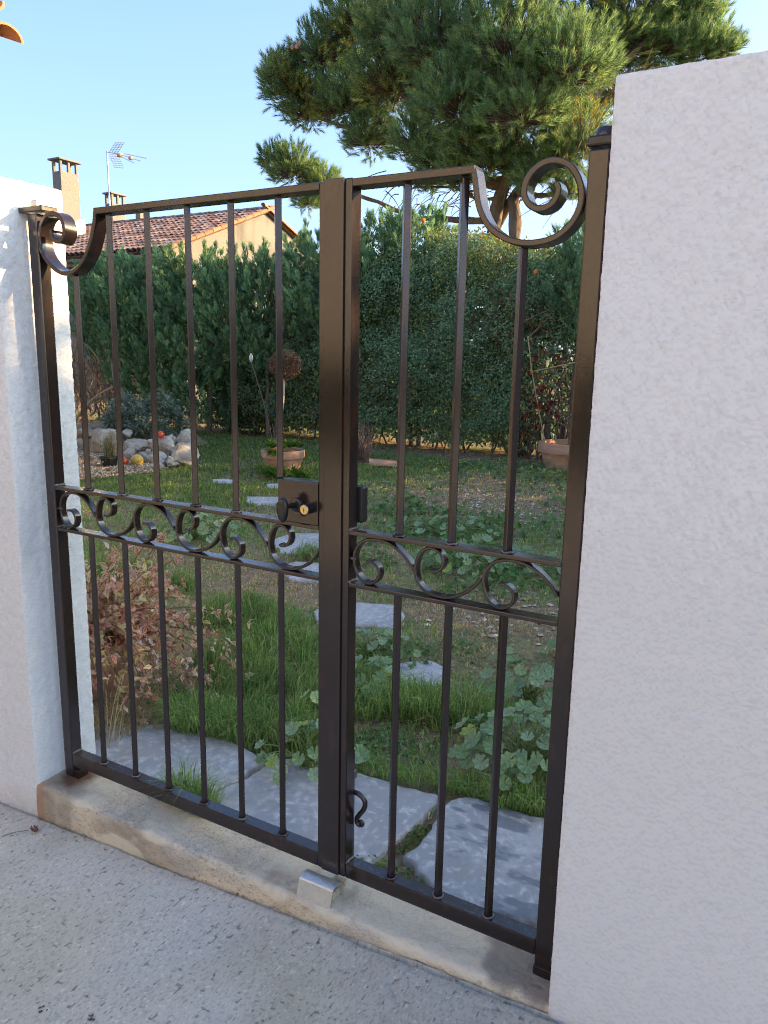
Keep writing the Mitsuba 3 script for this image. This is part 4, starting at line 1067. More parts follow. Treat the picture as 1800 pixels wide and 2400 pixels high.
def hedge_leaves(n, x0, x1, dlo, dhi, L, thin=None, cols=None, two=True):
    x = rng.uniform(x0, x1, n); zz = rng.uniform(0.02, 1.0, n) ** 0.95
    z = -0.05 + zz * (top(x) + 0.06 * rng.normal(size=n) + 0.05)
    if thin is not None:
        keep = rng.random(n) < thin(x, z); x, z = x[keep], z[keep]; n = len(x)
    d = dlo + (dhi - dlo) * rng.random(n) ** 1.7
    y = yfront(x, z) + d
    clump = nfbm(np.stack([x * 6, y * 6, z * 6], -1), 2, 53)
    kp = clump > 0.30 + 0.1 * (d < 0.1); x, y, z, clump = x[kp], y[kp], z[kp], clump[kp]; n = len(x)
    nr = unit(np.array([0.0, -0.75, 0.75]) + rng.normal(0, 0.55, (n, 3)))
    ax = unit(np.cross(nr, rng.normal(size=(n, 3))) + np.array([0, -0.2, -0.25]))
    br = (nfbm(np.stack([x * 0.9, y, z * 1.1], -1), 2, 57) > 0.63)[:, None]
    c = np.where(br & (rng.random((n, 1)) < 0.28), pick([(0.26, 0.17, 0.09), (0.20, 0.20, 0.08)], n), 1) * 1.0
    c = np.where(c == 1.0, 0, c); base_c = pick(cols or [(0.164, 0.266, 0.154), (0.211, 0.323, 0.170), (0.125, 0.216, 0.138), (0.265, 0.374, 0.186)], n, 0.16) * (0.8 + 0.5 * clump[:, None])
    c = np.where(c.sum(1, keepdims=True) > 0, c, base_c)
    leaves(A, np.stack([x, y, z], -1), ax, nr, rng.uniform(0.75, 1.2, n) * L, rng.uniform(0.75, 1.2, n) * L * 0.58, c, fold=0.12, droop=0.1, two=two)


vis_thin = lambda x, z: np.where((x > -1.75) & (z < 1.75) & (z > 0.1), 0.10 + 0.3 * (z > 1.4), 1.0) * np.where((z < 0.30), 0.35, 1.0)
hedge_leaves(75000, -7.6, -0.4, 0.0, 0.30, 0.050, vis_thin)
hedge_leaves(42000, -7.6, -0.4, 0.25, 0.8, 0.075, lambda x, z: np.where((x > -1.6) & (z < 1.6), 0.12, 1.0) * np.where(z < 0.22, 0.3, 1.0), two=False)
hedge_leaves(26000, -7.8, -0.4, 0.75, 1.3, 0.12, lambda x, z: np.where((x > -1.6) & (z < 1.6), 0.35, 1.0), two=False)
hedge_leaves(16000, -0.6, 8, 0.0, 0.9, 0.16, None, two=False)  # run out of view, raised to keep the garden shaded
n = 2200; x = rng.uniform(-3.4, -0.6, n); z = top(x) + rng.normal(0.02, 0.05, n)  # yellowish tips along the crest
leaves(A, np.stack([x, 9.6 + rng.normal(0, 0.35, n), z], -1), unit(rng.normal(0, 0.5, (n, 3)) + [0, 0, 0.7]), rand_dir(n), 0.055, 0.026, pick([(0.20, 0.20, 0.035), (0.13, 0.17, 0.03), (0.26, 0.20, 0.04)], n), two=False)
A.put('foliage', 'leaf', hk2, kind='stuff')
A = Acc()
for _ in range(150):
    x0 = rng.uniform(-7.4, -0.5) if rng.random() < 0.45 else rng.uniform(-1.9, -0.6)
    y0 = 9.15 + rng.uniform(-0.1, 0.6); hh = rng.uniform(0.9, 2.2)
    p = [(x0, y0, -0.15), (x0 + rng.normal(0, 0.06), y0 + rng.normal(0, 0.05), hh * 0.4), (x0 + rng.normal(0, 0.18), y0 + rng.normal(0, 0.12), hh * 0.7), (x0 + rng.normal(0, 0.3), y0 + rng.normal(0, 0.15), hh)]
    A.add(*tube(spline(p, 12), np.linspace(rng.uniform(0.010, 0.024), 0.005, 12), 5), jitter((0.155, 0.125, 0.105), 1)[0])
for _ in range(26):
    p0 = np.array([rng.uniform(-1.7, -0.7), 9.1 + rng.normal(0, 0.15), rng.uniform(0.6, 2.2)])
    A.add(*tube(spline([p0, p0 + rng.normal(0, 0.2, 3) * [1, 0.5, 1], p0 + rng.normal(0, 0.4, 3) * [1, 0.5, 1] + [0, 0, 0.2]], 10), np.linspace(0.016, 0.005, 10), 5), jitter((0.20, 0.16, 0.13), 1)[0])
A.put('branches', 'tinted', hk2, kind='stuff')
for lab, c, r in (('small orange fruit hanging on the dark conifer tip above the hedge', (-3.38, 9.02, 3.27), 0.030), ('single orange red fruit on the hedge near the right gate post', (-1.48, 8.62, 2.44), 0.030)):
    k = thing('fruit', lab, 'fruit'); s = trimesh.creation.icosphere(2, r); v = np.array(s.vertices) * [1, 1, 1.15] + c
    scene[k] = ply((v, np.array(s.faces)), 'tinted', smooth=True, color=np.broadcast_to((0.62, 0.20, 0.05), (len(v), 3)))

# unseen hedge added toward the sun, its height set to shade garden and gate
k = thing('added_side_hedge', 'tall hedge added out of view on the sunward side to shade garden and gate', 'hedge')
A = Acc(); n = 34000; y = rng.uniform(1.6, 10.2, n); z = rng.uniform(0, 1, n) * (np.interp(y, [1.6, 3.0, 3.7, 4.4, 10.2], [3.3, 3.62, 3.9, 4.50, 4.55]) + 0.16 * np.sin(y * 4.1) * np.sin(y * 2.3 + 1) + 0.06 * rng.normal(size=n)) - 0.12
leaves(A, np.stack([rng.uniform(6.7, 7.5, n), y, z], -1), rand_dir(n), rand_dir(n), 0.16, 0.11, pick([(0.07, 0.13, 0.05), (0.09, 0.15, 0.055)], n), two=False)
A.put('foliage', 'leaf', k, kind='stuff')
for yy in np.arange(2.0, 10.0, 0.9): put('trunk', tube([(7.1, yy, -0.3), (7.1, yy, 2.8)], np.array([0.06, 0.03]), 7), 'bark', k, smooth=True)

# thicket of bare stems left
k = thing('bare_thicket', 'tangle of dry bare stems and dead leaves at the left behind the wall', 'thicket')
A = Acc()
for _ in range(210):
    x0 = rng.uniform(-11.2, -8.9); y0 = rng.uniform(8.2, 9.4); hh = rng.uniform(0.6, 2.1)
    b_ = np.array([x0, y0, rng.uniform(-0.1, 0.9)])
    e_ = b_ + np.array([rng.normal(0, 0.5), rng.normal(0, 0.25), hh * rng.uniform(0.3, 0.9)])
    A.add(*tube(spline([b_, (b_ + e_) / 2 + rng.normal(0, 0.15, 3), e_], 9), np.linspace(rng.uniform(0.006, 0.02), 0.004, 9), 4), jitter((0.26, 0.19, 0.14), 1)[0])
A.add(*tube(spline([(-8.55, 8.0, -0.1), (-8.66, 8.0, 0.5), (-8.78, 8.05, 1.0), (-8.95, 8.1, 1.6)], 14), np.linspace(0.05, 0.03, 14), 8), (0.26, 0.22, 0.18))
A.add(*tube(spline([(-8.80, 8.0, -0.1), (-8.86, 8.0, 0.6), (-9.02, 8.05, 1.3)], 14), np.linspace(0.035, 0.02, 14), 8), (0.28, 0.23, 0.18))
A.add(*tube(spline([(-9.45, 7.6, 0.1), (-9.1, 7.65, 0.45), (-8.7, 7.8, 0.70)], 10), 0.022, 6), (0.34, 0.28, 0.2))
A.put('stems', 'tinted', k, kind='stuff')
A = Acc(); n = 3800
leaves(A, np.stack([rng.uniform(-11.3, -8.6, n), rng.uniform(8.5, 9.9, n), rng.uniform(-0.1, 1.9, n)], -1), rand_dir(n), rand_dir(n), 0.06, 0.03, pick([(0.22, 0.15, 0.08), (0.13, 0.14, 0.05), (0.08, 0.11, 0.04), (0.3, 0.22, 0.12)], n), two=False)
n = 2500; x = rng.uniform(-11.6, -9.4, n); leaves(A, np.stack([x, rng.uniform(9.3, 10.2, n), rng.uniform(1.3, 2.75, n)], -1), unit(rand_dir(n) + [0, 0, 0.8]), rand_dir(n), 0.09, 0.035, pick([(0.12, 0.17, 0.03), (0.08, 0.13, 0.03)], n), two=False)
A.put('leaves', 'leaf', k, kind='stuff')

# sage bush
k = thing('sage_bush', 'rounded grey green sage bush with soft leaves on top of the rocks', 'bush')
A = Acc(); n = 230
for _ in range(n):
    d = unit(rng.normal(size=3) * [1, 1, 0.8] + [0, -0.2, 0.35]); p0 = np.array([-6.55, 6.55, 0.20]) + d * [0.68, 0.50, 0.46] * rng.uniform(0.55, 1.05)
    ax = unit(d + [0, 0, 0.8])
    for q in range(5):
        pz = p0 + ax * q * 0.035
        rosette(A, pz, 4, 0.115 - 0.012 * q, 0.036, [(0.22, 0.29, 0.215), (0.27, 0.34, 0.26), (0.17, 0.235, 0.17)], (-0.3, 1.0), 0.35)
scene[k] = ply(A.mesh(), 'leaf', color=A.col())

# twiggy dead shrub and other bits at the hedge foot
k = thing('dead_shrub', 'small leafless twiggy shrub in front of the hedge right of the meeting stiles', 'shrub')
A = Acc()
for _ in range(90):
    a, b = rng.uniform(0, 6.28), rng.uniform(0.05, 0.5); b_ = np.array([-3.30 + rng.normal(0, 0.04), 7.25, -0.1]); e_ = b_ + [math.cos(a) * b * 0.5, math.sin(a) * b * 0.5, rng.uniform(0.2, 0.62)]
    A.add(*tube(spline([b_, (b_ + e_) / 2 + rng.normal(0, 0.04, 3), e_], 6), np.linspace(0.006, 0.002, 6), 4), jitter((0.24, 0.165, 0.13), 1)[0])
scene[k] = ply(A.mesh(), 'tinted', color=A.col())

# sparse young tree behind the hedge, right of the meeting stiles
k = thing('young_tree', 'thin sparse tree with sky showing through, right of the meeting stiles', 'tree')
A = Acc(); B_ = Acc()
for _ in range(34):
    b_ = np.array([-4.86 + rng.normal(0, 0.10), 10.5, 2.2]); e_ = b_ + [rng.normal(0, 0.36), rng.normal(0, 0.3), rng.uniform(0.3, 1.55)]
    s_ = spline([b_, (b_ + e_) / 2 + rng.normal(0, 0.08, 3), e_], 9); A.add(*tube(s_, np.linspace(0.016, 0.004, 9), 4), (0.13, 0.11, 0.09))
    m_ = 34; q_ = s_[rng.integers(3, 9, m_)] + rng.normal(0, 0.10, (m_, 3))
    leaves(B_, q_, rand_dir(m_), rand_dir(m_), 0.062, 0.03, pick([(0.06, 0.10, 0.04), (0.09, 0.13, 0.05), (0.30, 0.26, 0.08)], m_, w=[0.55, 0.37, 0.08]), two=False)
A.add(*tube([(-4.85, 10.5, -0.3), (-4.86, 10.5, 2.4)], 0.03, 6), (0.14, 0.12, 0.1))
A.put('branches', 'tinted', k, kind='stuff'); B_.put('crown', 'leaf', k, kind='stuff')

# ---- umbrella pine
pk = thing('pine_tree', 'large spreading pine tree with needle tufts rising behind the hedge', 'tree')
BL = [(-9.37, 14.0, 7.36, 0.82), (-9.43, 13.6, 7.52, 0.49), (-8.55, 14.0, 7.94, 0.81), (-9.17, 14.3, 6.92, 0.65), (-8.05, 14.3, 6.99, 0.95), (-7.66, 14.0, 8.42, 0.95), (-6.46, 13.6, 6.99, 1.04), (-7.48, 14.3, 6.13, 0.67), (-6.05, 13.0, 7.68, 0.87), (-4.9, 12.4, 7.06, 1.03), (-4.33, 12.2, 5.92, 0.98), (-5.72, 13.4, 5.63, 0.7), (-3.32, 12.0, 6.59, 1.0), (-3.1, 12.0, 5.56, 0.85), (-2.39, 12.2, 6.18, 0.9), (-2.26, 12.8, 5.11, 0.71), (-4.12, 13.0, 5.06, 0.57), (-2.2, 14.6, 7.4, 1.01), (-1.48, 15.0, 7.27, 0.82), (-0.82, 15.2, 7.26, 0.63), (-0.36, 15.2, 7.08, 0.34), (-3.25, 13.2, 4.86, 0.48), (-3.75, 12.6, 5.05, 0.55), (-4.6, 12.7, 4.95, 0.42), (-3.1, 12.6, 4.62, 0.36), (-2.7, 12.7, 4.9, 0.45), (-5.2, 13.0, 5.15, 0.5), (-4.15, 12.4, 5.35, 0.55), (-1.03, 15.2, 7.84, 0.69), (-6.76, 13.5, 9.29, 1.24), (-4.81, 13.0, 8.75, 1.43), (-3.01, 12.6, 8.13, 1.33), (-1.9, 14.0, 8.33, 1.13), (-4.32, 13.5, 10.11, 1.6), (-2.82, 13.6, 9.77, 1.36), (-10.27, 15.2, 5.91, 0.71), (-9.56, 15.4, 5.58, 0.48), (-10.78, 15.0, 6.17, 0.41), (-10.01, 15.4, 5.16, 0.4), (-5.55, 13.5, 4.9, 0.37), (-4.78, 13.2, 4.74, 0.29), (-2.55, 13.4, 4.46, 0.39), (-5.46, 15.0, 7.51, 1.14), (-8.16, 16.0, 7.76, 1.15), (-3.69, 15.5, 6.73, 1.11), (-2.22, 15.0, 6.47, 0.67), (-1.42, 15.0, 6.51, 0.48)]
A = Acc(); TW = Acc(); pts = []
for bi, (x, y, z, r) in enumerate(BL):
    c = np.array([x, y, z]); n = int(520 * r ** 2 + 44) if z < 9 else int(120 * r ** 2)
    if bi >= 42: n = int(n * 0.6)
    d = rand_dir(n); d[:, 2] = np.where(d[:, 2] < -0.2, d[:, 2] * 0.5, d[:, 2]); d = unit(d)
    fr = np.where(rng.random(n) < 0.35, rng.uniform(0.15, 0.9, n), rng.uniform(0.55, 1.0, n) ** 0.6)
    wob = 0.72 + 0.55 * nfbm(d * 1.9 + bi * 3.1, 3, 61)
    p = c + d * (r * fr * wob)[:, None] * [1.0, 1.0, 0.86]
    o = unit(d * 0.8 + np.array([0, 0, 0.62]) + rng.normal(0, 0.22, (n, 3)))
    pts.append((p, o, np.full(n, bi)))
    inner = c + d * (r * 0.25 * rng.random(n))[:, None] - np.array([0, 0, r * 0.25])
    leaves(TW, inner, p - inner, rand_dir(n), np.linalg.norm(p - inner, axis=1), 0.016, pick([(0.13, 0.10, 0.08), (0.19, 0.145, 0.11)], n), fold=0.8, two=False)
P_ = np.vstack([a for a, _, _ in pts]); O_ = np.vstack([b for _, b, _ in pts]); BI = np.concatenate([c for _, _, c in pts])
nt = len(P_); NN = 50
tone = pick([(0.195, 0.312, 0.133), (0.244, 0.363, 0.147), (0.167, 0.270, 0.133), (0.283, 0.397, 0.157)], nt, 0.14) * (0.75 + 0.5 * nfbm(P_ * 1.1, 3, 63)[:, None])
dry = nfbm(P_ * 0.9 + 7, 2, 65) > 0.66; tone[dry] = tone[dry] * [1.5, 1.15, 0.9]
sh = rng.uniform(0.0, 1.0, (nt, NN))
e1 = unit(np.cross(O_, rng.normal(size=(nt, 3)))); e2 = np.cross(O_, e1)
az = rng.uniform(0, 2 * np.pi, (nt, NN)); op = rng.uniform(0.35, 0.95, (nt, NN)) * (1.05 - 0.55 * sh)
dirs = O_[:, None] * np.cos(op)[..., None] + (e1[:, None] * np.cos(az)[..., None] + e2[:, None] * np.sin(az)[..., None]) * np.sin(op)[..., None]
st = P_[:, None] + O_[:, None] * (sh * 0.20 - 0.10)[..., None]
Ln = rng.uniform(0.09, 0.17, (nt, NN))
sd = unit(np.cross(dirs, rng.normal(size=dirs.shape))) * 0.0050
v = np.stack([st - sd, st + sd, st + dirs * Ln[..., None]], 2).reshape(-1, 3)
A.add(v, np.arange(len(v)).reshape(-1, 3), np.repeat(tone, NN * 3, 0))
A.put('needles', 'needle', pk, kind='stuff')
TW.put('twigs', 'tinted', pk, kind='stuff')
LIMB = dict(trunk=[([(-4.10, 13.6, -0.5), (-4.18, 13.6, 3.01), (-4.14, 13.6, 4.08), (-3.99, 13.5, 4.53), (-3.82, 13.4, 4.88), (-3.69, 13.3, 5.38), (-3.84, 13.2, 6.34), (-3.9, 13.0, 7.3), (-4.01, 13.0, 8.57)], 0.20, 0.06), ([(-4.5, 13.8, -0.5), (-4.29, 13.8, 3.7), (-4.08, 13.8, 4.1), (-3.81, 13.7, 4.44), (-3.51, 13.6, 4.7), (-2.98, 13.6, 5.07), (-2.36, 14.0, 6.22), (-1.63, 14.6, 7.24), (-1.14, 15.0, 7.79)], 0.16, 0.035)],
            limb=[([(-3.63, 13.5, -0.5), (-3.63, 13.5, 2.98), (-3.66, 13.5, 3.79), (-3.79, 13.6, 4.39)], 0.10, 0.12), ([(-3.86, 13.5, 4.67), (-4.54, 13.6, 4.83), (-5.51, 13.8, 5.37), (-6.55, 14.0, 5.86), (-7.36, 14.1, 6.15), (-8.33, 14.2, 6.47), (-9.21, 14.1, 6.82)], 0.13, 0.025),
                  ([(-6.55, 14.0, 5.86), (-7.21, 14.2, 6.42), (-7.88, 14.2, 7.03), (-8.62, 14.1, 7.81)], 0.07, 0.02), ([(-4.88, 13.7, 5.04), (-5.73, 13.6, 5.92), (-6.45, 13.6, 6.83), (-6.99, 13.6, 7.88)], 0.08, 0.02),
                  ([(-3.67, 13.6, 4.52), (-2.99, 13.5, 4.4), (-2.4, 13.4, 4.5)], 0.07, 0.02), ([(-4.33, 14.2, 4.1), (-5.75, 14.8, 4.33), (-7.09, 15.1, 4.63), (-7.76, 15.2, 4.91), (-8.3, 15.3, 5.08), (-9.17, 15.3, 5.38), (-10.27, 15.2, 5.86)], 0.085, 0.02),
                  ([(-3.67, 13.2, 5.28), (-4.21, 12.7, 5.89), (-4.67, 12.5, 6.7)], 0.08, 0.02), ([(-3.54, 13.0, 5.3), (-2.95, 12.4, 5.78), (-2.5, 12.3, 6.29)], 0.08, 0.02), ([(-4.6, 13.6, 4.55), (-5.3, 13.4, 4.72), (-6.0, 13.3, 4.70)], 0.035, 0.01), ([(-3.9, 13.5, 4.4), (-4.6, 13.4, 4.50), (-5.2, 13.3, 4.86)], 0.04, 0.012), ([(-2.3, 13.9, 6.1), (-1.9, 13.6, 6.0), (-1.3, 13.4, 6.3)], 0.04, 0.012)])
for nm in LIMB:
    for p, r0, r1 in LIMB[nm]:
        q_ = spline(p, 40); q_ = q_ + (nfbm(q_ * 2.0, 2, 67)[:, None] - 0.5) * 0.10
        put(nm, tube(q_, np.linspace(r0, r1, 40) * (1 + 0.12 * np.sin(np.arange(40) * 1.3)), 10), 'bark', pk, smooth=True)
A = Acc()  # bare hanging twigs under the crown
for _ in range(120):
    b_ = np.array([rng.uniform(-6.4, -2.4), rng.uniform(13.0, 14.2), rng.uniform(4.3, 5.1)])
    e_ = b_ + [rng.normal(-0.3, 0.4), rng.normal(0, 0.3), rng.uniform(-0.55, 0.1)]
    A.add(*tube(spline([b_, (b_ + e_) / 2 + [0, 0, 0.08], e_], 6), np.linspace(0.012, 0.004, 6), 4), (0.12, 0.10, 0.085))
A.put('dead_twigs', 'tinted', pk, kind='stuff')
for cx, cy, cz in ((-8.98, 13.4, 7.90), (-8.86, 13.4, 7.89), (-8.77, 13.4, 7.95)):
    v, f = lathe([(0, -0.055), (0.03, -0.05), (0.05, -0.02), (0.046, 0.02), (0.025, 0.05), (0, 0.06)], 10, (cx, cy, cz)); put('cone', (v, f), 'terracotta', pk, smooth=30)
# ------------------------------------------------------------------ grass, weeds, mallows, shrub by the gate
slabs_u = shapely.union_all([s.buffer(-0.004) for s in stones]); shapely.prepare(slabs_u)
rocks_u = shapely.union_all(rocks_fp + [gravel_poly.buffer(-0.05), shapely.Point(PL[0], PL[1]).buffer(0.19), shapely.Point(PR[0], PR[1]).buffer(0.26), shapely.Point(PB[0], PB[1]).buffer(0.14)]); shapely.prepare(rocks_u)


def wedge(n, y0, y1):
    """points of the strip of lawn that the gateway opens on"""
    y = rng.uniform(y0, y1, n)
    xl, xr = np.maximum(2.06 - 1.30 * (y + 1.5) - 0.15, -8.2), 2.06 - 0.262 * (y + 1.5) + 0.25
    return np.stack([rng.uniform(0, 1, n) * (xr - xl) + xl, y], -1)


def blob(p, c, r, soft=0.35):
    d = np.linalg.norm((p - np.asarray(c)) / np.asarray(r), axis=1)
    d = d + 0.5 * (nfbm(np.c_[p * 5, np.zeros(len(p))], 3, 81) - 0.5)
    return np.clip((1 - d) / soft, 0, 1)


DRY = [((-0.9, 2.15), (0.75, 0.42)), ((-1.75, 2.3), (0.6, 0.5)), ((0.85, 1.85), (0.55, 0.42)), ((0.6, 2.35), (0.7, 0.45)), ((-0.7, 3.1), (0.5, 0.35)), ((-0.35, 0.95), (0.38, 0.30)), ((-1.8, 3.9), (0.7, 0.4)), ((-0.9, 5.6), (1.3, 0.8)), ((0.5, 3.6), (0.4, 0.4)), ((-1.0, 6.8), (1.2, 0.5)), ((0.62, 0.86), (0.10, 0.07))]
LUSH = [((0.02, 1.12), (0.50, 0.48)), ((0.33, 0.62), (0.30, 0.19)), ((0.80, 1.10), (0.32, 0.15)), ((-0.55, 1.55), (0.40, 0.28)), ((-0.95, 2.9), (0.3, 0.25)), ((0.42, 1.0), (0.2, 0.25)), ((-1.6, 1.75), (0.5, 0.25))]
BARE = [((-0.30, 0.80), (0.24, 0.17)), ((-0.28, 0.42), (0.22, 0.16)), ((1.05, 0.66), (0.10, 0.06)), ((-2.0, 8.6), (2.8, 0.42)), ((-4.3, 8.3), (1.6, 0.35)), ((-3.2, 7.3), (0.8, 0.35)), ((1.0, 1.75), (0.32, 0.28))]
gk = 'grass'
G = Acc()
GC = [(0.196, 0.337, 0.092), (0.258, 0.407, 0.109), (0.156, 0.287, 0.092), (0.328, 0.463, 0.143), (0.406, 0.463, 0.185)]
DC = [(0.62, 0.49, 0.30), (0.52, 0.39, 0.23), (0.70, 0.58, 0.37), (0.38, 0.35, 0.16)]


def lawn(n, y0, y1, hs, w, dens=None):
    p = wedge(n, y0, y1)
    p = p[~in_poly(slabs_u, p) & ~in_poly(rocks_u, p)]
    dry = np.max([blob(p, *d) for d in DRY], 0); lush = np.max([blob(p, *d) for d in LUSH], 0); bare = np.max([blob(p, *d) for d in BARE], 0)
    nz = nfbm(np.c_[p * 2.3, np.zeros(len(p))], 3, 83); cl = nfbm(np.c_[p * 17, np.zeros(len(p))], 2, 85)
    left = np.clip((-p[:, 0] - 1.6) / 1.2, 0, 1) * np.clip((p[:, 1] - 3.2) / 0.8, 0, 1)
    dry = np.clip(dry * (1 - lush) + np.clip((nz - 0.56) * 3, 0, 0.5) * (1 - left) * (1 - lush), 0, 1)
    prob = (0.50 + 0.6 * lush + 0.45 * left) * (1 + 0.35 * dry) * (1 - 0.93 * bare) * np.clip(0.25 + 1.9 * (cl - 0.25), 0.1, 1.3)
    k = rng.random(len(p)) < prob; p, dry, lush, left, cl = p[k], dry[k], lush[k], left[k], cl[k]; n = len(p)
    isdry = rng.random(n) < (0.13 + 0.80 * dry) * (1 - 0.8 * lush) * (1 - 0.6 * left)
    h = hs * (1 - 0.45 * np.exp(-(np.linalg.norm(p - PL[:2] + [0, 0.35], axis=1) / 0.45) ** 2)) * rng.uniform(0.55, 1.25, n) * (0.72 + 2.0 * lush * rng.uniform(0.5, 1.0, n) + 0.35 * left) * np.where(isdry, 0.62, 1.0) * (0.6 + 0.8 * cl)
    th = rng.uniform(0, 2 * np.pi, n); cth = nfbm(np.c_[p * 4, np.zeros(n)], 2, 87) * 12
    lean = np.stack([np.cos(th), np.sin(th)], -1) * rng.uniform(0.1, 0.75, (n, 1)) + np.stack([np.cos(cth), np.sin(cth)], -1) * (0.25 + 0.25 * lush)[:, None]
    lean *= np.where(isdry, 1.5, 1.0)[:, None]; lean /= np.maximum(1, np.linalg.norm(lean, axis=1, keepdims=True) / 1.35)
    c = np.where(isdry[:, None], pick(DC, n, 0.2), pick(GC, n, 0.2) * (1 - 0.25 * left[:, None]) * (1 - 0.15 * lush[:, None]))
    z = zgarden(p[:, 0], p[:, 1]) - 0.004
    blades(G, np.c_[p, z], h, lean, w * rng.uniform(0.7, 1.3, n), c, c * 1.15)


lawn(46000, 0.44, 1.6, 0.062, 0.0040)
lawn(52000, 1.6, 3.0, 0.060, 0.0048)
lawn(60000, 3.0, 5.2, 0.062, 0.0062)
lawn(62000, 5.2, 8.9, 0.070, 0.009)


def tuftgrass(c, n, r, h, lean, w=0.0028, cols=GC, z=-0.10):
    th = rng.uniform(0, 6.28, n); rr = r * np.sqrt(rng.random(n))
    b = np.c_[c[0] + rr * np.cos(th), c[1] + rr * np.sin(th) * 0.7, np.full(n, z)]
    t2 = th + rng.normal(0, 0.6, n)
    blades(G, b, rng.uniform(0.5, 1.15, n) * h, np.stack([np.cos(t2), np.sin(t2)], -1) * (rng.uniform(0.15, 1.0, n) * lean)[:, None], np.full(n, w), pick(cols, n, 0.18))


for c, n, r, h, l in (((0.46, 0.095), 330, 0.055, 0.15, 1.0), ((0.53, 0.085), 240, 0.045, 0.13, 1.0), ((0.40, 0.09), 120, 0.03, 0.11, 1.1), ((0.10, 0.47), 500, 0.09, 0.16, 1.0), ((0.20, 0.50), 500, 0.09, 0.15, 1.0), ((0.30, 0.50), 300, 0.07, 0.13, 1.0),
                      ((0.9, 0.58), 160, 0.06, 0.08, 1.0), ((1.0, 0.60), 160, 0.06, 0.08, 1.0), ((1.10, 0.62), 180, 0.05, 0.08, 1.0), ((1.2, 0.64), 220, 0.06, 0.09, 1.1), ((1.32, 0.63), 300, 0.07, 0.12, 1.1), ((1.42, 0.66), 300, 0.07, 0.12, 1.1), ((1.52, 0.68), 220, 0.06, 0.10, 1.1), ((0.78, 0.58), 150, 0.06, 0.07, 1.1), ((0.70, 1.0), 340, 0.10, 0.16, 0.8), ((0.82, 1.04), 380, 0.10, 0.17, 0.8), ((0.95, 1.10), 380, 0.10, 0.17, 0.8), ((1.05, 1.15), 260, 0.09, 0.15, 0.8), ((0.6, 0.92), 220, 0.08, 0.12, 0.9)):
    tuftgrass(c, n, r, h, l)
STRAW = [(0.42, 0.34, 0.19), (0.34, 0.26, 0.15), (0.50, 0.42, 0.26)]
for c, n, r, h in (((-0.12, 0.30), 260, 0.10, 0.10), ((-0.16, 0.38), 260, 0.12, 0.10), ((-0.04, 0.40), 150, 0.08, 0.08), ((0.02, 0.48), 120, 0.08, 0.08), ((-0.2, 0.5), 160, 0.1, 0.10), ((-0.15, 0.22), 90, 0.05, 0.12)):
    tuftgrass(c, n, r, h, 1.35, 0.0025, STRAW)
put(gk, G.mesh(), 'leaf', color=G.col(), label='uneven lawn of green and dry grass behind the gate', cat='grass', kind='stuff')
# a few tall straws by the left wall
k = thing('dry_straw', 'few tall pale straws standing beside the left wall behind the gate', 'straw')
A = Acc()
for (x, y, dx, dz) in ((-0.03, 0.20, 0.07, 0.30), (-0.02, 0.20, 0.10, 0.26), (-0.05, 0.24, 0.08, 0.34), (0.0, 0.22, 0.02, 0.17), (0.16, 0.16, -0.03, 0.12), (-0.10, 0.26, -0.02, 0.18)):
    A.add(*tube(spline([(x, y, -0.1), (x + dx * 0.4, y + 0.01, -0.1 + dz * 0.55), (x + dx, y + 0.02, -0.1 + dz)], 8), np.linspace(0.0016, 0.0007, 8), 5), (0.52, 0.43, 0.25))
scene[k] = ply(A.mesh(), 'tinted', color=A.col())

# ---- low weeds: many small leaves
W_ = Acc()
WG = [(0.14, 0.26, 0.085), (0.18, 0.30, 0.115), (0.10, 0.20, 0.07), (0.21, 0.31, 0.15)]


def weed(c, r, n, L, h, cols=WG, z=None):
    th = rng.uniform(0, 6.28, n); rr = r * np.sqrt(rng.random(n))
    x, y = c[0] + rr * np.cos(th), c[1] + rr * np.sin(th)
    zz = (zgarden(x, y) if z is None else z) + h * rng.random(n) * (1 - 0.7 * (rr / r) ** 2)
    nr = unit(rng.normal(0, 0.45, (n, 3)) + [0, -0.1, 0.9]); ax = unit(np.cross(nr, rng.normal(size=(n, 3))))
    leaves(W_, np.stack([x, y, zz], -1), ax, nr, rng.uniform(0.7, 1.25, n) * L, rng.uniform(0.7, 1.2, n) * L * 0.85, pick(cols, n, 0.18), fold=0.10, droop=0.12)


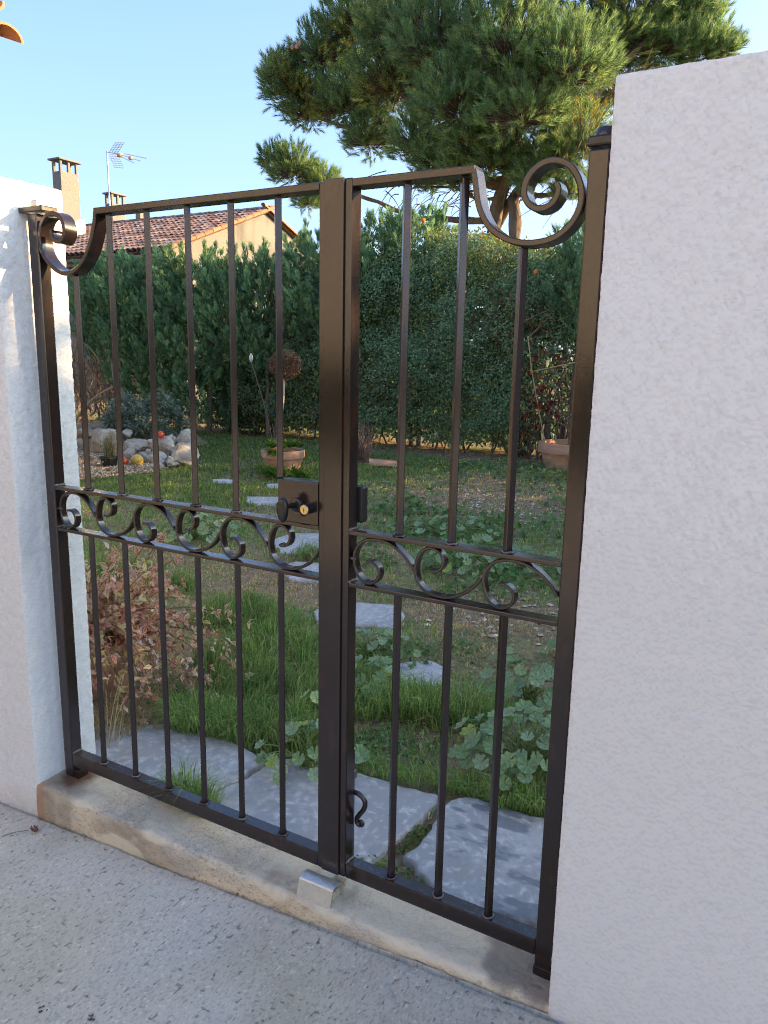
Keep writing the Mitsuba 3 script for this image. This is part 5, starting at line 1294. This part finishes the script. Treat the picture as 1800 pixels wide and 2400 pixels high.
for c, r, n, L, h in (((-0.9, 3.75), 0.34, 150, 0.05, 0.16), ((-0.38, 3.85), 0.42, 220, 0.05, 0.15), ((0.08, 3.2), 0.36, 190, 0.05, 0.16), ((0.5, 3.2), 0.3, 150, 0.05, 0.14), ((0.05, 4.6), 0.55, 200, 0.055, 0.14), ((-1.2, 4.6), 0.30, 140, 0.06, 0.2), ((-0.6, 4.4), 0.5, 220, 0.055, 0.16), ((0.35, 2.7), 0.25, 100, 0.045, 0.12), ((-0.6, 2.95), 0.22, 80, 0.045, 0.10),
                      ((-0.3, 7.5), 0.7, 200, 0.07, 0.16), ((-1.4, 7.7), 0.8, 260, 0.07, 0.16), ((-2.3, 7.6), 0.5, 130, 0.06, 0.14), ((-0.6, 6.6), 0.4, 90, 0.06, 0.12), ((-1.9, 6.4), 0.6, 120, 0.055, 0.10), ((-2.2, 5.4), 0.5, 100, 0.05, 0.1), ((0.2, 5.9), 0.5, 150, 0.06, 0.12), ((-1.5, 5.3), 0.5, 100, 0.05, 0.10),
                      ((0.42, 1.55), 0.20, 120, 0.032, 0.08), ((0.30, 1.42), 0.16, 90, 0.032, 0.08), ((0.62, 1.75), 0.15, 60, 0.03, 0.06), ((0.70, 0.72), 0.10, 120, 0.020, 0.05), ((0.78, 0.80), 0.12, 140, 0.020, 0.05), ((0.90, 0.74), 0.12, 120, 0.020, 0.04), ((0.66, 0.62), 0.08, 80, 0.018, 0.04), ((-0.2, 0.78), 0.12, 60, 0.025, 0.05), ((-0.05, 0.62), 0.13, 80, 0.025, 0.05), ((1.3, 1.35), 0.16, 60, 0.03, 0.1)):
    weed(c, r, n, L, h)
CL = [(0.13, 0.22, 0.05), (0.085, 0.165, 0.04), (0.18, 0.26, 0.07)]
for x in np.arange(0.66, 1.36, 0.018):
    weed((x + rng.normal(0, 0.008), 0.098 + rng.normal(0, 0.012) + (0.03 if 1.10 < x < 1.25 else 0)), 0.035, 26 if 0.9 < x < 1.3 else 15, 0.0125, 0.055 if 0.95 < x < 1.25 else 0.028, CL, -0.105)
for t in np.linspace(0, 1, 26):
    x, y = 1.135 + 0.025 * t, 0.13 + 0.42 * t
    if 0.25 < t < 0.62: weed((x, y), 0.022, 15, 0.012, 0.025, CL + [(0.25, 0.19, 0.08)], -0.105)
put('weeds', W_.mesh(), 'leaf', color=W_.col(), label='low broad leaved weeds spreading through the lawn and slab joints', cat='weeds', kind='stuff')
# small pale stones lying in the thin grass
A = Acc(); n = 420; q_ = np.stack([rng.normal(-0.75, 0.75, n), rng.normal(5.6, 0.55, n)], -1); q_ = np.vstack([q_, np.stack([rng.uniform(0.3, 1.1, 90), rng.uniform(2.0, 3.2, 90)], -1)]); n = len(q_)
vv = oct_[None] * rng.uniform(0.006, 0.022, (n, 1, 3)) * [1.2, 1, 0.6] + np.c_[q_, zgarden(q_[:, 0], q_[:, 1]) + 0.008][:, None]
A.add(vv.reshape(-1, 3), (octf[None] + np.arange(n)[:, None, None] * 6).reshape(-1, 3), np.repeat(pick([(0.55, 0.5, 0.42), (0.40, 0.34, 0.26)], n), 6, 0))
A.put('pebbles', 'tinted', label='scattered pale pebbles in the thin grass before the hedge', cat='pebbles', kind='stuff')
# dead leaves and bark on the bare soil
A = Acc(); n = 900; c_ = np.array([(-0.28, 0.80), (-0.2, 0.45), (1.0, 1.75), (-2.0, 8.6), (-4.0, 8.4), (1.15, 0.30)])[rng.integers(0, 6, n)]
q_ = c_ + rng.normal(0, 1, (n, 2)) * np.where(c_[:, 1:2] > 8, [[1.6, 0.22]], [[0.16, 0.12]]); q_ = q_[~in_poly(slabs_u, q_)]; n = len(q_)
leaves(A, np.c_[q_, zgarden(q_[:, 0], q_[:, 1]) + 0.006], unit(rand_dir(n) * [1, 1, 0.25]), unit(rng.normal(0, 0.4, (n, 3)) + [0, 0, 1]), rng.uniform(0.012, 0.035, n) * np.where(q_[:, 1] > 8, 2, 1), rng.uniform(0.006, 0.014, n) * np.where(q_[:, 1] > 8, 2, 1), pick([(0.22, 0.12, 0.07), (0.13, 0.085, 0.055), (0.34, 0.22, 0.13)], n, 0.2))
A.put('leaf_litter', 'tinted', label='dead leaves and bark scraps on the bare soil', cat='leaf litter', kind='stuff')


# ---- mallows
def mallow_leaf(seed):
    r = np.random.default_rng(seed); m = 43; th = np.linspace(-math.pi + 0.22, math.pi - 0.22, m)
    lob = 0.86 + 0.14 * np.abs(np.cos(3.4 * th)) ** 0.8 + 0.03 * np.cos(17 * th) + 0.03 * r.normal(size=m)
    rings = []; cols = []
    vein = np.clip((np.cos(6.8 * th) - 0.55) / 0.45, 0, 1)
    base = np.array([(0.235, 0.345, 0.205), (0.27, 0.38, 0.235), (0.20, 0.315, 0.165), (0.29, 0.40, 0.20), (0.31, 0.40, 0.12)][seed % 5])
    for q, t in enumerate((0.06, 0.35, 0.68, 1.0)):
        z = 0.30 * t * t * (0.45 + 0.25 * math.sin(seed)) + (0.075 * np.cos(6.8 * th)) * t + 0.03 * r.normal() * t
        rings.append(np.stack([np.sin(th) * lob * t, np.cos(th) * lob * t, z + 0 * th], -1))
        cols.append(base * (1 + 0.45 * vein[:, None] * (1 - 0.5 * t)) * (0.95 + 0.1 * t))
    v = np.vstack(rings); k = np.arange(m - 1); f = []
    for q in range(3): f += [np.stack([q * m + k, (q + 1) * m + k, (q + 1) * m + k + 1, q * m + k + 1], -1)]
    f = np.vstack(f)
    return ply((v, f), 'waxy_leaf', smooth=True, color=np.vstack(cols)), v, f, np.vstack(cols)


ML = [mallow_leaf(s) for s in range(10)]


def mallow(lab, c, n, R, H, size, seed, parts=True, front=0.5, tall=None):
    r = np.random.default_rng(seed); k = thing('mallow_plant', lab, 'plant')
    S_ = Acc(); F_ = Acc(); c = np.array([c[0], c[1], -0.105])
    for q in range(n):
        a = r.uniform(0, 2 * math.pi); rr = R * math.sqrt(r.uniform(0.05, 1))
        p = c + [rr * math.cos(a), rr * math.sin(a) * 0.85, 0.02 + H * (1 - 0.65 * (rr / R) ** 2) * r.uniform(0.45, 1.05)]
        s_ = size * r.uniform(0.65, 1.15)
        nr = unit(np.array([math.cos(a) * rr / R * 0.6 + r.normal(0, 0.22), math.sin(a) * rr / R * 0.5 - 0.35 + r.normal(0, 0.22), 0.85]))
        yv = unit(np.array([math.cos(a), math.sin(a), 0]) + r.normal(0, 0.4, 3)); xv = unit(np.cross(yv, nr)); yv = np.cross(nr, xv)
        M = np.eye(4); M[:3, :3] = np.stack([xv, yv, nr], -1) * s_; M[:3, 3] = p
        raw, v, f, cc = ML[int(r.integers(0, 4) if r.random() < 0.6 else r.integers(0, 9))]
        if parts: put('leaf', None, None, k, raw=raw, m=M)
        else: F_.add(v @ M[:3, :3].T + p, f, cc)
        b_ = c + [r.normal(0, 0.02), r.normal(0, 0.02), 0]
        S_.add(*tube(spline([b_, b_ * 0.45 + p * 0.55 + [0, 0, 0.04], p], 8), np.linspace(0.0026, 0.0016, 8), 5, False), (0.17, 0.24, 0.09))
    S_.put('stems', 'tinted', k, kind='stuff')
    if not parts: F_.put('leaves', 'waxy_leaf', k, kind='stuff')
    return k


m1 = mallow('mallow with round grey green leaves growing between slabs left of the meeting stiles', (0.66, 0.47), 36, 0.19, 0.17, 0.031, 501)
mallow('large clump of mallow with scalloped grey green leaves near the right gate post', (1.30, 0.86), 90, 0.27, 0.20, 0.033, 502)
mallow('mallow leaves at the edge of the tall grass just right of the meeting stiles', (0.50, 1.12), 34, 0.17, 0.14, 0.032, 503)
mallow('low mallow patch in front of the large speckled stepping stone', (0.30, 1.46), 42, 0.26, 0.10, 0.027, 504)
mallow('mallow with yellowing leaves on the bare soil near the right gate post', (1.12, 1.40), 30, 0.22, 0.22, 0.030, 505)
mallow('mallow clump on the lawn seen through the scrolls of the left leaf', (-2.05, 2.75), 60, 0.36, 0.18, 0.040, 506)
mallow('small mallow at the edge of the bare soil, farther back near the right post', (1.12, 1.95), 9, 0.09, 0.10, 0.036, 507)
mallow('mallow patch behind the scrolls of the narrow right leaf', (0.0, 3.15), 40, 0.36, 0.13, 0.034, 508)
mallow('mallow patch farther back, above the right leaf mid rail', (-0.45, 3.95), 44, 0.5, 0.14, 0.036, 509)
mallow('mallow patch beside the right gate post behind the mid rail', (0.42, 3.4), 30, 0.34, 0.13, 0.034, 510)
# upright stalk with two young leaves in the left clump
S_ = Acc(); S_.add(*tube(spline([(0.66, 0.46, -0.1), (0.655, 0.47, 0.06), (0.665, 0.47, 0.17)], 8), np.linspace(0.003, 0.0015, 8), 5), (0.17, 0.23, 0.08)); S_.put('stems', 'tinted', m1, kind='stuff')
for s_, (dx, tx) in enumerate(((-0.02, -0.7), (0.022, 0.7))):
    M = np.eye(4); nr = unit(np.array([tx, -0.3, 0.8])); yv = unit(np.cross(nr, [0, 1, 0.1])); xv = np.cross(yv, nr); M[:3, :3] = np.stack([xv, yv, nr], -1) * 0.024; M[:3, 3] = (0.665 + dx, 0.47, 0.175)
    put('leaf', None, None, m1, raw=ML[3][0], m=M)

# ---- variegated shrub in the terracotta pot
k = thing('variegated_shrub', 'shrub of pinkish orange leaves and pale pink flower heads by the left wall', 'shrub')
A = Acc(); TWG = Acc(); FL = Acc(); heads = []
PC = [(0.66, 0.31, 0.20), (0.74, 0.40, 0.27), (0.56, 0.23, 0.15), (0.76, 0.51, 0.33), (0.66, 0.56, 0.24), (0.46, 0.42, 0.16), (0.78, 0.55, 0.45)]
for q in range(250):
    a = rng.uniform(0, 6.28); el = rng.uniform(-0.15, 1.35)
    d = np.array([math.cos(a) * math.cos(el) * 0.47, math.sin(a) * math.cos(el) * 0.38, math.sin(el) * 0.50]) * rng.uniform(0.28, 1.05)
    b_ = np.array([PB[0] + rng.normal(0, 0.05), PB[1] + rng.normal(0, 0.05), 0.08])
    e_ = b_ + d + [0.10, 0, -0.10 * abs(math.cos(el)) * rng.uniform(0.3, 1.6)]
    s_ = spline([b_, b_ + d * 0.5 + [0.03, 0, 0.07], e_], 12); TWG.add(*tube(s_, np.linspace(0.0035, 0.0012, 12), 4, False), (0.20, 0.10, 0.07))
    col = PC[rng.integers(0, len(PC))]
    for t in range(3, 12):
        m_ = 3; ax = unit(np.gradient(s_, axis=0)[t] * 0.5 / 0.05 + rng.normal(0, 0.8, (m_, 3)) + [0, 0, 0.15])
        nr = unit(rng.normal(0, 0.5, (m_, 3)) + [0, -0.3, 0.8]); L = rng.uniform(0.022, 0.044, m_)
        cc = pick([col, PC[rng.integers(0, len(PC))]], m_, 0.22)
        pp_ = s_[t] + rng.normal(0, 0.004, (m_, 3))
        leaves(A, pp_, ax, nr, L, L * 0.46, np.clip(cc * 1.25 + 0.10, 0, 0.85), fold=0.22, droop=0.15)
        leaves(A, pp_ + nr * 0.0012 + ax * (L * 0.10)[:, None], ax, nr, L * 0.78, L * 0.27, cc * 0.85, fold=0.22, droop=0.15)
    if rng.random() < 0.45: heads.append(e_)
for e_ in heads:
    m_ = 34; d = unit(rng.normal(size=(m_, 3)) + [0, 0, 0.4])
    leaves(FL, e_ + d * 0.006, d, rand_dir(m_), rng.uniform(0.014, 0.026, m_), 0.0055, pick([(0.70, 0.44, 0.37), (0.76, 0.58, 0.48), (0.62, 0.30, 0.26)], m_, 0.15), fold=0.25, two=False)
A.put('foliage', 'leaf', k, kind='stuff'); TWG.put('twigs', 'tinted', k, kind='stuff'); FL.put('flower_heads', 'leaf', k, kind='stuff')

# ---- fine arching stems hanging over from behind the right wall, in the sun
k = thing('hanging_grass', 'fine sunlit drooping stems hanging down beside the top of the right gate post', 'plant')
A = Acc()
for q in range(30):
    b_ = np.array([1.66 + rng.normal(0, 0.02), 0.36 + rng.normal(0, 0.06), 1.93 + rng.normal(0, 0.02)])
    dx = -rng.uniform(0.05, 0.24); dz = -rng.uniform(0.06, 0.42) if dx > -0.15 else -rng.uniform(0.08, 0.26)
    e_ = b_ + [dx, rng.normal(0, 0.05), dz]
    s_ = spline([b_, b_ + [dx * 0.55, 0, dz * 0.30 + 0.015], e_], 10)
    A.add(*tube(s_, np.linspace(0.0007, 0.0004, 10), 4, False), jitter((0.30, 0.26, 0.09), 1)[0])
    m_ = 4; t_ = rng.integers(5, 10, m_); leaves(A, s_[t_], unit(rng.normal(0, 0.3, (m_, 3)) + [-0.2, 0, -1]), rand_dir(m_), rng.uniform(0.010, 0.03, m_), 0.0018, pick([(0.42, 0.33, 0.09), (0.30, 0.27, 0.07), (0.52, 0.30, 0.07)], m_), two=False)
scene[k] = ply(A.mesh(), 'leaf', color=A.col())

# ---- scraps on the driveway
k = thing('fallen_leaf', 'dry reddish brown leaf lying at the foot of the left wall', 'leaf')
v, f = np.array(ML[0][1]) * [0.011, 0.022, 0.02], ML[0][2]
v = v @ np.array([[math.cos(1.9), -math.sin(1.9), 0], [math.sin(1.9), math.cos(1.9), 0], [0, 0, 1]]) + [0.035, -0.150, zdrive(0.035, -0.15) + 0.006]
scene[k] = ply((v, f), 'tinted', color=np.broadcast_to((0.17, 0.09, 0.075), (len(v), 3)))
put('leaf_stalk', tube(spline([(0.02, -0.16, zdrive(0.02, -0.16) + 0.005), (-0.01, -0.19, zdrive(-0.01, -0.19) + 0.006), (-0.03, -0.22, zdrive(-0.03, -0.22) + 0.004)], 8), 0.0012, 5), 'bark', k)
A = Acc(); n = 46; x = rng.uniform(0.0, 1.7, n); y = -0.083 - np.abs(rng.normal(0.008, 0.012, n)) - 0.004
for q in range(n):
    v, f = lumpy((x[q], y[q], zdrive(x[q], y[q]) + 0.002), rng.uniform(0.003, 0.010, 3), 700 + q, 1, 0.2); A.add(v, f, pick([(0.42, 0.40, 0.36), (0.36, 0.25, 0.17), (0.3, 0.28, 0.25)], 1)[0])
for (xx, yy) in ((0.68, -0.60), (0.40, -0.66), (0.36, -0.73), (1.33, -0.47), (0.80, -0.56)):
    for q in range(6):
        v, f = lumpy((xx + rng.normal(0, 0.008), yy + rng.normal(0, 0.006), zdrive(xx, yy) + 0.002), rng.uniform(0.003, 0.009, 3) * [1, 1, 0.6], 800 + q, 1, 0.2); A.add(v, f, (0.10, 0.085, 0.07))
A.put('grit', 'tinted', label='crumbs of concrete and dirt along the joint of the driveway', cat='grit', kind='stuff')
